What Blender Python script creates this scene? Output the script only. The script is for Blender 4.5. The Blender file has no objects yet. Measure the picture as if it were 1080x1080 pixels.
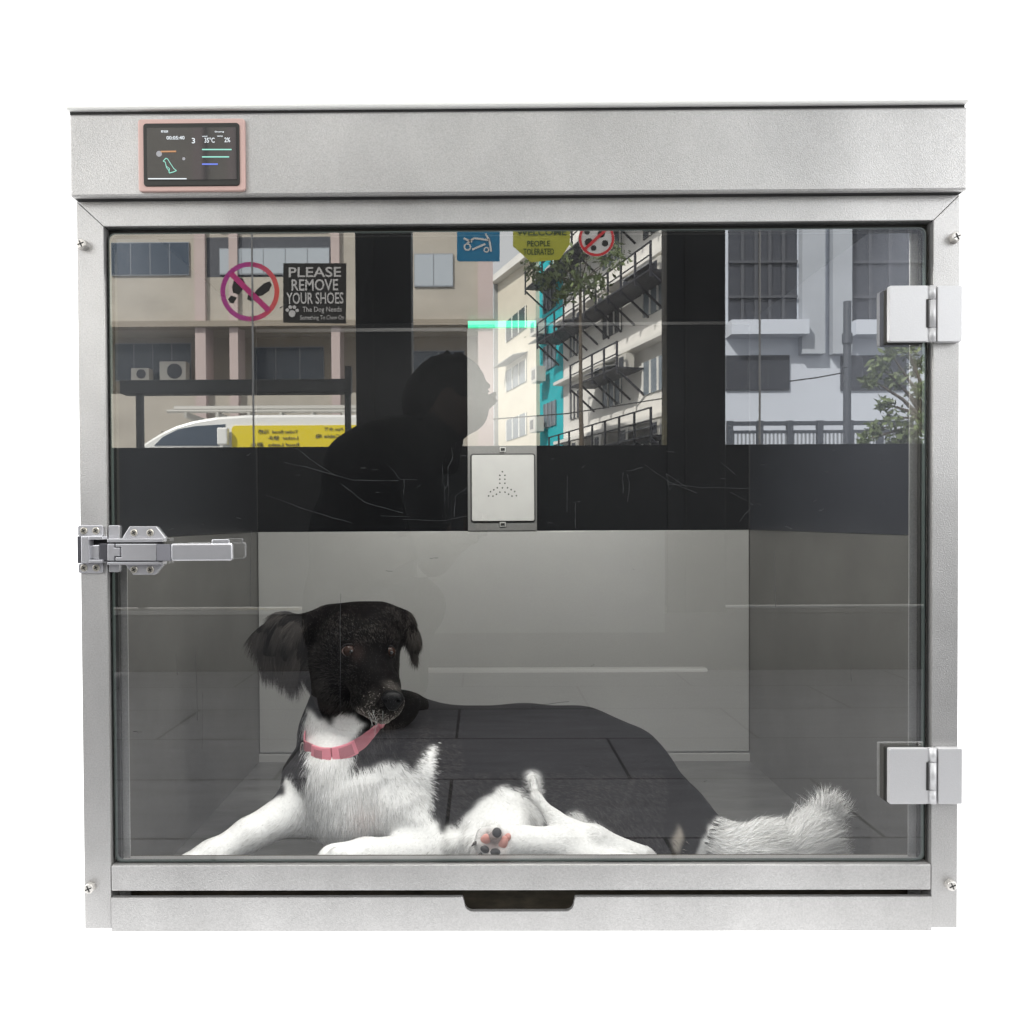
import bpy, math, random
import numpy as np
from mathutils import Vector, Matrix
random.seed(4); rng = np.random.default_rng(7)
S = bpy.context.scene
COL = S.collection

# ------------------------------------------------------------------ camera
YAW, PIT, ROL = math.radians(.4267), math.radians(-.8532), math.radians(.2716)
FPX, CX, CY = 880., 540-39.44, 540+22.13
CAMP = np.array([0., -1.014, .5])
_r = np.array([math.cos(YAW), math.sin(YAW), 0.])
_f = np.array([-math.sin(YAW)*math.cos(PIT), math.cos(YAW)*math.cos(PIT), math.sin(PIT)])
_u = np.cross(_r, _f)
CR = math.cos(ROL)*_r-math.sin(ROL)*_u
CU = math.sin(ROL)*_r+math.cos(ROL)*_u
cd = bpy.data.cameras.new('camera'); cam = bpy.data.objects.new('camera', cd); COL.objects.link(cam)
M = Matrix.Identity(4)
for i in range(3):
    M[i][0], M[i][1], M[i][2], M[i][3] = CR[i], CU[i], -_f[i], CAMP[i]
cam.matrix_world = M
cd.sensor_width = 36; cd.lens = 36*FPX/1080
cd.shift_x = 39.44/1080; cd.shift_y = 22.13/1080
cd.clip_start = .02; cd.clip_end = 500
S.camera = cam

# ------------------------------------------------------------------ light
S.view_settings.view_transform = 'Standard'; S.view_settings.look = 'None'
S.view_settings.gamma = 1; S.view_settings.exposure = 1.0
w = bpy.data.worlds.new("World"); S.world = w; w.use_nodes = True
w.node_tree.nodes['Background'].inputs[0].default_value = (1.0, 1.0, 1.0, 1)
w.node_tree.nodes['Background'].inputs[1].default_value = 1.0
sd = bpy.data.lights.new('sun', 'SUN'); sd.energy = 5.0; sd.angle = math.radians(.6); sd.color = (1, .95, .87)
sun = bpy.data.objects.new('sun', sd); COL.objects.link(sun)
sun.rotation_euler = Vector((.55, -.62, -.75)).to_track_quat('-Z', 'Y').to_euler()


def area(name, loc, target, sx, sy, energy, col=(1, 1, 1)):
    l = bpy.data.lights.new(name, 'AREA'); l.shape = 'RECTANGLE'; l.size = sx; l.size_y = sy; l.energy = energy; l.color = col
    o = bpy.data.objects.new(name, l); COL.objects.link(o); o.location = loc
    o.rotation_euler = (Vector(target)-Vector(loc)).to_track_quat('-Z', 'Y').to_euler(); return o


area('overhead_fill', (.05, -1.0, 2.6), (.05, -.2, .2), 2.4, .6, 4.2, (1, .99, .97))  # added overhead fill for the cage front, no lamp known there
area('side_softbox_west', (-2.0, -1.3, 1.2), (.05, .35, .35), .9, 1.5, 8.5, (1, 1, 1))
area('side_softbox_east', (2.1, -1.3, 1.2), (.05, .35, .35), .9, 1.5, 8.5, (1, 1, 1))
area('cage_fill', (.045, .045, .897), (.045, .5, .1), .9, .03, 5.6, (1, .98, .94))  # added fill hidden behind the top rim to brighten the interior

YG = .006          # front face of the glass door: mirror plane of the street


def at(px, py, D):
    """photo pixel -> world point on the plane D metres in front of the camera plane"""
    d = _f+CR*((px-CX)/FPX)+CU*((CY-py)/FPX)
    t = D/d[1]
    return CAMP+d*t


def Y(px, py, y): return at(px, py, y+1.014)


def RV(px, py, D):
    """point of the street behind the camera whose mirror image lies at this pixel"""
    p = at(px, py, D); p[1] = 2*YG-p[1]; return p


def ry(D): return 2*YG-(D-1.014)


# ------------------------------------------------------------------ materials
def mat(name, col, rough=.5, metal=0., var=.0, vscale=20., vstretch=(1, 1, 1), bump=0., bscale=200., bstretch=(1, 1, 1),
        emit=None, estr=0., spec=.5, grain=0., gscale=900., attr=None, coat=0.):
    m = bpy.data.materials.new(name); m.use_nodes = True
    nt = m.node_tree; N = nt.nodes; L = nt.links; b = N['Principled BSDF']
    b.inputs['Base Color'].default_value = (*col, 1); b.inputs['Roughness'].default_value = rough
    b.inputs['Metallic'].default_value = metal; b.inputs['Specular IOR Level'].default_value = spec
    b.inputs['Coat Weight'].default_value = coat
    tc = N.new('ShaderNodeTexCoord')

    def noise(scale, stretch, detail=4, rgh=.6):
        mp = N.new('ShaderNodeMapping'); mp.inputs['Scale'].default_value = stretch
        L.new(tc.outputs['Object'], mp.inputs['Vector'])
        n = N.new('ShaderNodeTexNoise'); n.inputs['Scale'].default_value = scale; n.inputs['Detail'].default_value = detail
        n.inputs['Roughness'].default_value = rgh
        L.new(mp.outputs[0], n.inputs['Vector']); return n
    src = None
    if attr:
        a = N.new('ShaderNodeAttribute'); a.attribute_name = attr; src = a.outputs['Color']
        L.new(src, b.inputs['Base Color'])

    def mul(src, n, amt):
        r = N.new('ShaderNodeMapRange'); r.inputs['From Min'].default_value = .25; r.inputs['From Max'].default_value = .75
        r.inputs['To Min'].default_value = 1-amt; r.inputs['To Max'].default_value = 1+amt
        L.new(n.outputs['Fac'], r.inputs['Value'])
        v = N.new('ShaderNodeVectorMath'); v.operation = 'MULTIPLY'
        if src is None: v.inputs[0].default_value = col
        else: L.new(src, v.inputs[0])
        L.new(r.outputs[0], v.inputs[1]); L.new(v.outputs[0], b.inputs['Base Color']); return v.outputs[0]
    if var: src = mul(src, noise(vscale, vstretch), var)
    if grain: src = mul(src, noise(gscale, (1, 1, 1), 2), grain)
    if bump:
        n = noise(bscale, bstretch); bp = N.new('ShaderNodeBump'); bp.inputs['Strength'].default_value = bump
        bp.inputs['Distance'].default_value = .001
        L.new(n.outputs['Fac'], bp.inputs['Height']); L.new(bp.outputs[0], b.inputs['Normal'])
    if emit: b.inputs['Emission Color'].default_value = (*emit, 1); b.inputs['Emission Strength'].default_value = estr
    return m


def glass(name, refl, tint=(1, 1, 1), smear=0.):
    m = bpy.data.materials.new(name); m.use_nodes = True; nt = m.node_tree; N = nt.nodes; L = nt.links
    N.remove(N['Principled BSDF']); out = N['Material Output']
    t = N.new('ShaderNodeBsdfTransparent'); t.inputs[0].default_value = (*tint, 1)
    g = N.new('ShaderNodeBsdfGlossy'); g.inputs['Roughness'].default_value = .0
    g.inputs['Color'].default_value = (1, 1, 1, 1)
    mx = N.new('ShaderNodeMixShader'); mx.inputs[0].default_value = refl
    L.new(t.outputs[0], mx.inputs[1]); L.new(g.outputs[0], mx.inputs[2]); last = mx.outputs[0]
    if smear:
        df = N.new('ShaderNodeBsdfDiffuse'); df.inputs[0].default_value = (.8, .82, .84, 1)
        tc = N.new('ShaderNodeTexCoord'); mp = N.new('ShaderNodeMapping'); mp.inputs['Scale'].default_value = (7, 1, 1.6)
        mp.inputs['Rotation'].default_value = (0, .6, 0)
        n = N.new('ShaderNodeTexNoise'); n.inputs['Scale'].default_value = 5; n.inputs['Detail'].default_value = 8; n.inputs['Roughness'].default_value = .72
        L.new(tc.outputs['Object'], mp.inputs[0]); L.new(mp.outputs[0], n.inputs['Vector'])
        r = N.new('ShaderNodeMapRange'); r.inputs['From Min'].default_value = .45; r.inputs['From Max'].default_value = .8
        r.inputs['To Min'].default_value = smear*.25; r.inputs['To Max'].default_value = smear*1.6
        L.new(n.outputs['Fac'], r.inputs['Value'])
        m2 = N.new('ShaderNodeMixShader'); L.new(r.outputs[0], m2.inputs[0]); L.new(last, m2.inputs[1]); L.new(df.outputs[0], m2.inputs[2]); last = m2.outputs[0]
    L.new(last, out.inputs['Surface']); return m


ST = mat('satin_steel', (.435, .43, .425), .40, .62, var=.22, vscale=4.5, vstretch=(1, 1, .7), bump=.5, bscale=700, grain=.13, gscale=520)
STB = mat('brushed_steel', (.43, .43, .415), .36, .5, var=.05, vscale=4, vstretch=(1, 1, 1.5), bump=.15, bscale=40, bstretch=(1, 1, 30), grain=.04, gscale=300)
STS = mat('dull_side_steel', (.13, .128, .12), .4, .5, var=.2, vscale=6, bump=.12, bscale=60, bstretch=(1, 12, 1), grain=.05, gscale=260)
STF = mat('scuffed_floor_steel', (.17, .17, .165), .3, .6, var=.3, vscale=9, vstretch=(1, 3, 1), bump=.2, bscale=40, bstretch=(1, 9, 1))
HNG = mat('satin_hinge_metal', (.57, .57, .58), .45, .35, grain=.03, bump=.15, bscale=600)
CHR = mat('latch_chrome', (.68, .68, .71), .25, .65, var=.05, bump=.1, bscale=120)
CHD = mat('latch_grey_metal', (.13, .13, .145), .35, .8)
BOLT = mat('bolt_metal', (.62, .60, .57), .35, .6, var=.2, vscale=300)
BLK = mat('black_gloss_panel', (.006, .0065, .007), .35, 0, var=.3, vscale=6, spec=.02, bump=.04, bscale=30)
GASK = mat('black_gasket', (.012, .012, .01), .5)
BLS = mat('side_panel_hazed', (.028, .030, .036), .3, 0, var=.1, vscale=5, spec=.1)  # lighter grey carries reflected haze in the right upper panel's colour
DARK = mat('dark_gap', (.01, .01, .01), .7)
DOOR = glass('door_glass', .26, (.99, 1, .995), .003)
GEDGE = mat('glass_edge', (.05, .065, .06), .3, .0)
STC = mat('strip_steel', (.16, .16, .155), .45, .5, grain=.08, gscale=400)
SCR = mat('dried_scratches', (.055, .058, .06), .8)
PINK = mat('rose_bezel', (.56, .385, .35), .45, .15, grain=.04)
SCRN = mat('screen_glass', (.008, .009, .011), .04, 0, emit=(.10, .11, .13), estr=.08, spec=.6, coat=.4)
GRN = mat('green_led', (.0, .6, .35), .4, emit=(.0, .9, .38), estr=.42)


# ------------------------------------------------------------------ mesh helpers
class MB:
    def __init__(s): s.v = []; s.f = []

    def add(s, vs, fs):
        o = len(s.v); s.v += [tuple(map(float, p)) for p in vs]; s.f += [tuple(o+i for i in f) for f in fs]; return s

    def hexa(s, p): return s.add(p, [(0, 3, 2, 1), (4, 5, 6, 7), (0, 1, 5, 4), (1, 2, 6, 5), (2, 3, 7, 6), (3, 0, 4, 7)])

    def box(s, x0, x1, y0, y1, z0, z1):
        return s.hexa([(x0, y0, z0), (x1, y0, z0), (x1, y1, z0), (x0, y1, z0), (x0, y0, z1), (x1, y0, z1), (x1, y1, z1), (x0, y1, z1)])

    def prism(s, pts, y0, y1):
        """polygon of (x, z) extruded in y"""
        n = len(pts)
        vs = [(p[0], y0, p[1]) for p in pts]+[(p[0], y1, p[1]) for p in pts]
        return s.add(vs, [tuple(range(n)), tuple(range(2*n-1, n-1, -1))]+[(i, i+n, (i+1) % n+n, (i+1) % n) for i in range(n)])

    def tube(s, pts, r, n=8):
        pts = [Vector(p) for p in pts]
        if not hasattr(r, '__len__'): r = [r]*len(pts)
        vs = []; a = None
        for i, p in enumerate(pts):
            t = (pts[min(i+1, len(pts)-1)]-pts[max(i-1, 0)]).normalized()
            if a is None: a = t.orthogonal().normalized()
            a = (a-t*a.dot(t)).normalized(); b = t.cross(a)
            for k in range(n):
                q = 2*math.pi*k/n; vs.append(p+(a*math.cos(q)+b*math.sin(q))*r[i])
        m = len(pts)
        fs = [(i*n+k, i*n+(k+1) % n, (i+1)*n+(k+1) % n, (i+1)*n+k) for i in range(m-1) for k in range(n)]
        fs += [tuple(range(n-1, -1, -1)), tuple(range((m-1)*n, m*n))]
        return s.add(vs, fs)

    def cyl(s, c, ax, r, h, n=24, r2=None):
        c = Vector(c); ax = Vector(ax).normalized(); return s.tube([c, c+ax*h], [r, r if r2 is None else r2], n)

    def sphere(s, c, r, nu=16, nv=10, rot=None):
        if not hasattr(r, '__len__'): r = (r, r, r)
        vs = []
        for j in range(nv+1):
            th = math.pi*j/nv
            for i in range(nu):
                ph = 2*math.pi*i/nu
                p = Vector((r[0]*math.sin(th)*math.cos(ph), r[1]*math.sin(th)*math.sin(ph), r[2]*math.cos(th)))
                if rot: p = rot @ p
                vs.append(Vector(c)+p)
        return s.add(vs, [(j*nu+i, (j+1)*nu+i, (j+1)*nu+(i+1) % nu, j*nu+(i+1) % nu) for j in range(nv) for i in range(nu)])


def obj(name, mb, m, parent=None, bevel=0., smooth=False, seg=2):
    me = bpy.data.meshes.new(name)
    if isinstance(mb, MB): me.from_pydata(mb.v, [], mb.f)
    else: me.from_pydata(mb[0], [], mb[1])
    me.validate(); me.materials.append(m)
    import bmesh
    bm = bmesh.new(); bm.from_mesh(me); bmesh.ops.recalc_face_normals(bm, faces=bm.faces); bm.to_mesh(me); bm.free()
    if smooth or bevel: me.shade_smooth() if smooth else None
    o = bpy.data.objects.new(name, me); COL.objects.link(o)
    if parent: o.parent = parent
    if bevel:
        b = o.modifiers.new('bevel', 'BEVEL'); b.width = bevel; b.segments = seg; b.limit_method = 'ANGLE'; b.angle_limit = .6
        if hasattr(b, 'harden_normals'): pass
    return o


def empty(name, loc=(0, 0, 0)):
    o = bpy.data.objects.new(name, None); COL.objects.link(o); o.empty_display_size = .05; return o


def tag(o, label=None, cat=None, group=None, kind=None):
    if label: o['label'] = label
    if cat: o['category'] = cat
    if group: o['group'] = group
    if kind: o['kind'] = kind
    return o


def thing(name, label, cat, group=None): return tag(empty(name), label, cat, group)


def pbox(px0, py0, px1, py1, y0, y1):
    """box whose front face (y0) covers this pixel rectangle of the photograph"""
    a = Y(px0, (py0+py1)/2, y0)[0]; b = Y(px1, (py0+py1)/2, y0)[0]
    c = Y((px0+px1)/2, py1, y0)[2]; d = Y((px0+px1)/2, py0, y0)[2]
    return a, b, y0, y1, c, d


def roundrect(x0, x1, z0, z1, r, n=5):
    out = []
    for cx, cz, a0 in ((x1-r, z1-r, 0), (x0+r, z1-r, 90), (x0+r, z0+r, 180), (x1-r, z0+r, 270)):
        for k in range(n+1):
            a = math.radians(a0+90*k/n); out.append((cx+r*math.cos(a), cz+r*math.sin(a)))
    return out


def prbox(px0, py0, px1, py1, y0, y1, r):
    a = pbox(px0, py0, px1, py1, y0, y1); return MB().prism(roundrect(a[0], a[1], a[4], a[5], r), a[2], a[3])


def text_mesh(body, size, thick=.0005, bold=0.):
    c = bpy.data.curves.new('text', 'FONT'); c.body = body; c.size = size; c.extrude = thick; c.offset = bold
    c.align_x = 'CENTER'; c.align_y = 'CENTER'; c.resolution_u = 3
    o = bpy.data.objects.new('text', c); COL.objects.link(o)
    dg = bpy.context.evaluated_depsgraph_get(); me = bpy.data.meshes.new_from_object(o.evaluated_get(dg))
    vs = [tuple(v.co) for v in me.vertices]; fs = [tuple(p.vertices) for p in me.polygons]
    bpy.data.objects.remove(o); return vs, fs


def text_obj(name, body, loc, width, height, m, parent, flip=False, bold=0., thick=.0004):
    vs, fs = text_mesh(body, 1.0, .001, bold)
    if not vs: return None
    a = np.array(vs); mn = a.min(0); mx = a.max(0); c = (mn+mx)/2; sc = (mx-mn)
    sx = width/sc[0]; sz = height/sc[1]
    out = [((p[0]-c[0])*sx*(-1 if flip else 1)+loc[0], loc[1]+(thick if p[2] > 0 else -thick), (p[1]-c[1])*sz+loc[2]) for p in vs]
    return obj(name, (out, fs), m, parent)


# ------------------------------------------------------------------ the cage
cage = thing('pet_cage', 'big brushed stainless steel pet cabinet with clear glass door and raised header', 'cage')
XL0, XL1, XR0, XR1 = -.4886, -.4558, .5467, .5783     # outer and inner faces of the two posts
ZO0, ZO1, ZH = .0793, .8589, .8897
G = .0002
LIDM = mat('lid_sky_lit', (.82, .82, .80), .35, .2, grain=.03)  # pale colour stands in for sky light caught by the rounded lip
fr = MB().prism([(XL0, .001), (XL1-G, .001), (XL1-G, ZO1-G), (XL0, ZH-G)], 0, .03); obj('post', fr, ST, cage, .0007)
fr = MB().prism([(XR1, .001), (XR0+G, .001), (XR0+G, ZO1-G), (XR1, ZH-G)], 0, .03); obj('post', fr, ST, cage, .0007)
fr = MB().prism([(XL1+G, ZO1+.0), (XR0-G, ZO1), (XR1-G, ZH), (XL0+G, ZH)], .0003, .0297); obj('top_rail', fr, ST, cage, .0007)
a = pbox(118, 912, 983, 939, 0, .03); obj('bottom_rail', MB().box(XL1+.0006, XR0-.0006, -.0008, .03, a[4], a[5]), ST, cage, .0015)
# outer skins
obj('side_panel', MB().box(XL0, XL0+.012, .0305, .745, .001, .9120), ST, cage)
obj('side_panel', MB().box(XR1-.012, XR1, .0305, .745, .001, .9120), ST, cage)
obj('rear_panel', MB().box(XL0+.0125, XR1-.0125, .735, .745, .001, .9120), ST, cage)
# header box and lid
h = pbox(73, 116, 1021, 206, -.014, .745)
prof_ = [(-.014, h[4]+.002), (.0220, h[4]+.002), (.0220, .9125), (.749, .9125), (.749, h[5]), (-.014, h[5])]
hm_ = MB().add([(h[0], y_, z_) for y_, z_ in prof_]+[(h[1], y_, z_) for y_, z_ in prof_], [(0, 1, 2, 3, 4, 5), (11, 10, 9, 8, 7, 6)]+[(i, i+6, (i+1) % 6+6, (i+1) % 6) for i in range(6)])
obj('header', hm_, ST, cage, .003)
obj('header_seam', MB().box(h[0]+.004, h[1]-.004, -.008, .02, ZH-.001, h[4]+.004), DARK, cage)
l = pbox(68.5, 109, 1023, 119, -.019, .755)
obj('lid_seam', MB().box(l[0]+.003, l[1]-.003, -.0135, .74, h[5]-.001, h[5]+.0021), DARK, cage)
obj('lid', MB().box(l[0], l[1], -.019, .755, h[5]+.0022, h[5]+.0088), LIDM, cage, .0025)
# drawer front with hand notch
d = pbox(117.5, 945.5, 983, 981.5, -.001, .02)
nx0, nx1 = Y(490, 960, 0)[0], Y(605, 960, 0)[0]; nz = Y(547, 960, 0)[2]
pts = [(XL1+.001, d[4]), (XR0-.0006, d[4]), (XR0-.0006, d[5]), (nx1+.002, d[5])]
for k in range(7):
    q = math.radians(90*k/6); pts.append((nx1-.010+.010*math.cos(q), nz+.010-.010*math.sin(q)))
for k in range(7):
    q = math.radians(90*k/6); pts.append((nx0+.010-.010*math.sin(q), nz+.010-.010*math.cos(q)))
pts += [(nx0-.002, d[5]), (XL1+.001, d[5])]
dr = obj('drawer', MB().prism(pts, -.003, .004), ST, cage, .0007)
# interior
obj('slot_shade_liner', MB().box(-.4590, .5500, .0305, .034, .0035, .078), mat('slot_shade_brown', (.06, .05, .035), .6, var=.6, vscale=30, vstretch=(1, 1, 3)), cage)  # wood-brown board added behind the drawer to keep its slot dark
ZW = .478; BY = .70; ZC = .905
obj('floor_pan', MB().box(-.4755, .5655, .0045, .734, .0014, .0032), STF, cage)
bp = obj('back_wall', MB().box(-.4588, .5497, BY, BY+.01, .0225, ZW), STB, cage, .0008)
obj('back_trim', MB().box(-.4628, .5537, BY-.003, BY+.012, .003, .0195), STB, bp, .0008)
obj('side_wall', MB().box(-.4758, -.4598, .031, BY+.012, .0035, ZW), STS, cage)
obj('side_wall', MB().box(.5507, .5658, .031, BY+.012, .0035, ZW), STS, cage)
obj('upper_back_panel', MB().box(-.4588, .5497, BY+.001, BY+.011, ZW+.0006, ZC), BLK, cage)
obj('upper_side_panel', MB().box(-.4758, -.4606, .031, BY+.012, ZW+.0006, ZC), mat('side_panel_hazed_dim', (.014, .015, .017), .3, spec=.1), cage)  # left panel's grey holds a fainter painted haze
obj('upper_side_panel', MB().box(.5515, .5658, .031, BY+.012, ZW+.0006, ZC), BLS, cage)
obj('inner_ceiling', MB().box(-.476, .566, .0305, BY+.012, ZC+.0006, ZC+.006), BLK, cage)
for x in (-.4598, .5497): obj('corner_bead', MB().box(x-.0003, x+.0008, BY-.002, BY, ZW+.001, ZC), mat('bead', (.04, .04, .04), .4, .2), cage)
ft = pbox(118, 560, 133, 905, .016, .018)
obj('front_flange', MB().box(-.4552, ft[1], .0225, .0245, .006, ZW), ST, cage)
ft = pbox(961, 250, 975, 905, .016, .018)
obj('front_flange', MB().box(ft[0]+.001, .5462, .0225, .0245, .006, .857), ST, cage)
# gasket ring behind the door
g = MB(); g.box(XL1-.004, XL1+.0065, .0146, .0215, ZO0-.004, ZO1+.004); g.box(XR0-.0072, XR0+.004, .0146, .0215, ZO0-.004, ZO1+.004)
g.box(XL1+.0066, XR0-.0073, .0146, .0215, ZO1-.008, ZO1+.004); obj('gasket', g, GASK, cage)
obj('inner_top_rim', MB().box(XL1+.001, XR0-.001, .0225, .0295, ZO1-.004, ZC), GASK, cage)
# steel strip, speaker plate and green lamp on the back
s0 = pbox(493, 340, 566, 558, BY-.004, 0)
strip = obj('centre_strip', MB().box(s0[0], s0[1], BY-.004, BY, ZW+.001, Y(530, 346, BY-.004)[2]), STC, cage, .0006)
s1 = pbox(497.5, 479.5, 563.5, 549.5, BY-.012, 0)
obj('plate_gap', MB().prism(roundrect(s1[0]-.0025, s1[1]+.0025, s1[4]-.003, s1[5]+.0025, .006), BY-.0062, BY-.004), DARK, strip)
SPK = mat('speaker_plate_metal', (.46, .46, .445), .5, .2, var=.05, vscale=30)
pl = obj('speaker_plate', MB().prism(roundrect(s1[0], s1[1], s1[4], s1[5], .004), BY-.012, BY-.0062), SPK, cage, .001)
hm = MB()
for q, (hx, hy) in enumerate([(490, 368), (463, 406), (516, 406), (463, 446), (516, 446), (463, 488), (516, 488), (437, 535), (490, 535), (543, 535), (401, 556), (366, 576), (347, 619), (392, 621),
                              (428, 602), (464, 580), (517, 580), (554, 601), (589, 621), (635, 617), (617, 574), (581, 554)]):
    p = Y(480+hx/9.82, 460+hy/9.82, BY-.0122); hm.cyl((p[0], BY-.0123, p[2]), (0, 1, 0), .0016, .0008, 10)
obj('speaker_holes', hm, DARK, pl)
for yy in (474, 553):
    q = pbox(527, yy-2.5, 533.5, yy+2.5, BY-.009, BY-.0045)
    obj('clip', MB().box(*q), STB, pl, .0005); obj('clip', MB().box(q[0]+.002, q[1]-.002, BY-.0096, BY-.0091, q[4]+.002, q[5]-.002), DARK, pl)
q = pbox(493.5, 337, 565.5, 345, BY-.012, BY-.001); obj('green_lamp', MB().box(*q), GRN, cage, .0006)
obj('ceiling_rail', MB().box(-.458, s0[0]-.001, BY-.006, BY-.001, q[4]-.006, q[4]+.001), mat('rail_grey', (.05, .05, .05), .4, .3), cage)
obj('ceiling_rail', MB().box(s0[1]+.001, .549, BY-.006, BY-.001, q[4]+.004, q[4]+.010), bpy.data.materials['rail_grey'], cage)

# control screen
scb = prbox(145.5, 125, 258.5, 201.5, -.018, -.0135, .004); bez = obj('screen_bezel', scb, PINK, cage, .0012)
r2 = prbox(151, 129.6, 252.5, 196, -.0195, -.0175, .004); inn = obj('screen_rim', r2, GASK, bez, .0008)
r3 = pbox(155, 134.5, 249.5, 189.5, -.0202, -.0196); obj('screen', MB().box(*r3), SCRN, bez)
WH = mat('screen_white', (.1, .1, .1), .4, emit=(.8, .86, .9), estr=.55); GR = mat('screen_green', (.05, .1, .1), .4, emit=(.35, .85, .68), estr=.45)
BL = mat('screen_blue', (.05, .05, .1), .4, emit=(.14, .22, .85), estr=.5); OR = mat('screen_orange', (.1, .05, .02), .4, emit=(.6, .3, .14), estr=.4)


def scr(px, py): p = Y(140+px/8.64, 120+py/8.64, -.0205); return (p[0], p[2])


def sline(name, pts, wd, m, y=-.0209):
    mb = MB()
    for (a, b) in zip(pts[:-1], pts[1:]):
        a = Vector(scr(*a)); b = Vector(scr(*b)); t = (b-a); n = Vector((-t.y, t.x)).normalized()*wd
        mb.prism([a-n, b-n, b+n, a+n], y, -.02025)
    return obj(name, mb, m, bez)


def stext(body, px, py, wpx, hpx, m):
    p = scr(px, py); text_obj('screen_text', body, (p[0], -.0206, p[1]), wpx/8.64/869, hpx/8.64/869, m, bez, thick=.0002)


stext('00:05:40', 390, 219, 160, 30, WH); stext('3', 553, 245, 28, 46, WH); stext('35°C', 700, 240, 90, 44, WH); stext('2%', 862, 238, 50, 40, WH)
stext('Drying', 790, 165, 80, 14, WH); stext('PET ROOM', 290, 162, 60, 20, WH); stext('wind', 655, 205, 45, 12, WH); stext('temp', 795, 205, 50, 12, WH)
sline('level_bar', [(632, 326), (900, 326)], .0006, GR); sline('level_bar', [(632, 393), (878, 393)], .0006, GR); sline('level_bar', [(632, 459), (775, 459)], .0007, BL)
sline('orange_bar', [(255, 345), (395, 343)], .0008, OR); sline('progress_line', [(140, 592), (490, 592)], .0005, WH)
sline('dog_outline', [(278, 432), (302, 405), (318, 412), (345, 455), (375, 500), (398, 518), (372, 530), (335, 540), (330, 520), (308, 490), (296, 440), (278, 432)], .00035, GR)
sline('dog_outline_leg', [(310, 480), (335, 500), (330, 535)], .0003, GR)
p = scr(240, 365); obj('round_icon', MB().cyl((p[0], -.0207, p[1]), (0, 1, 0), .0034, .0004, 18), mat('icon_grey', (.1, .1, .1), .4, emit=(.35, .35, .38), estr=.4), bez)
p = scr(465, 410); obj('round_icon', MB().cyl((p[0], -.0207, p[1]), (0, 1, 0), .0018, .0004, 18), bpy.data.materials['icon_grey'], bez)

# bolts
for bx_, by_ in ((88, 259), (1006, 251.5), (96, 935), (1001, 932)):
    p = Y(bx_, by_, 0); mb = MB()
    mb.cyl((p[0], .0, p[2]), (0, -1, 0), .0068, .0065, 6, .0066); mb.cyl((p[0], -.0065, p[2]), (0, -1, 0), .0062, .0012, 16, .005)
    o = obj('bolt', mb, BOLT, cage, .0006); k = MB()
    for ang in (.4, 1.97):
        c, s = math.cos(ang), math.sin(ang)
        k.prism([(p[0]+c*.004-s*.0006, p[2]+s*.004+c*.0006), (p[0]-c*.004-s*.0006, p[2]-s*.004+c*.0006), (p[0]-c*.004+s*.0006, p[2]-s*.004-c*.0006), (p[0]+c*.004+s*.0006, p[2]+s*.004-c*.0006)], -.0081 - ang*.0001, -.0076)
    obj('bolt_slot', k, DARK, o)

# glass door
gx0, gx1 = Y(118, 575, YG)[0], Y(975.5, 575, YG)[0]; gz0, gz1 = Y(550, 908.3, YG)[2], Y(550, 243, YG)[2]
rr = roundrect(gx0, gx1, gz0, gz1, .008); n = len(rr)
door = MB().add([(x, YG, z) for x, z in rr], [tuple(range(n))])
door = obj('glass_door', door, DOOR, cage)
eb = MB()
for i in range(n):
    (x0, z0), (x1, z1) = rr[i], rr[(i+1) % n]
    eb.add([(x0, YG, z0), (x1, YG, z1), (x1, YG+.008, z1), (x0, YG+.008, z0)], [(0, 1, 2, 3)])
    c = Vector(((gx0+gx1)/2, 0, (gz0+gz1)/2))

    def inn_(x, z, w_=.0011): return (x+(w_ if x < c.x else -w_), YG-.0003, z+(w_ if z < c.z else -w_))
    eb.add([(x0, YG-.0003, z0), (x1, YG-.0003, z1), inn_(x1, z1), inn_(x0, z0)], [(0, 1, 2, 3)])
obj('polished_edge', eb, GEDGE, door)
# scratches and dried drips on the pane


def stroke(pts, wd=.00045):
    fine = []
    for (ax_, ay_), (bx2, by2) in zip(pts[:-1], pts[1:]):
        for k in range(4): fine.append((ax_+(bx2-ax_)*k/4+random.uniform(-.5, .5), ay_+(by2-ay_)*k/4+random.uniform(-.5, .5)))
    fine.append(pts[-1]); P = [Y(a, b, YG-.0006) for a, b in fine]; sc = MB(); V_ = []
    for i, a in enumerate(P):
        a = Vector(a); t = Vector(P[min(i+1, len(P)-1)])-Vector(P[max(i-1, 0)]); nn = Vector((-t.z, 0, t.x)).normalized()*wd*.5*random.uniform(.3, 1.3)
        V_ += [a-nn, a+nn]
    sc.add(V_, [(2*i, 2*i+1, 2*i+3, 2*i+2) for i in range(len(P)-1)]); obj('scratch', sc, SCR, door)


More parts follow.
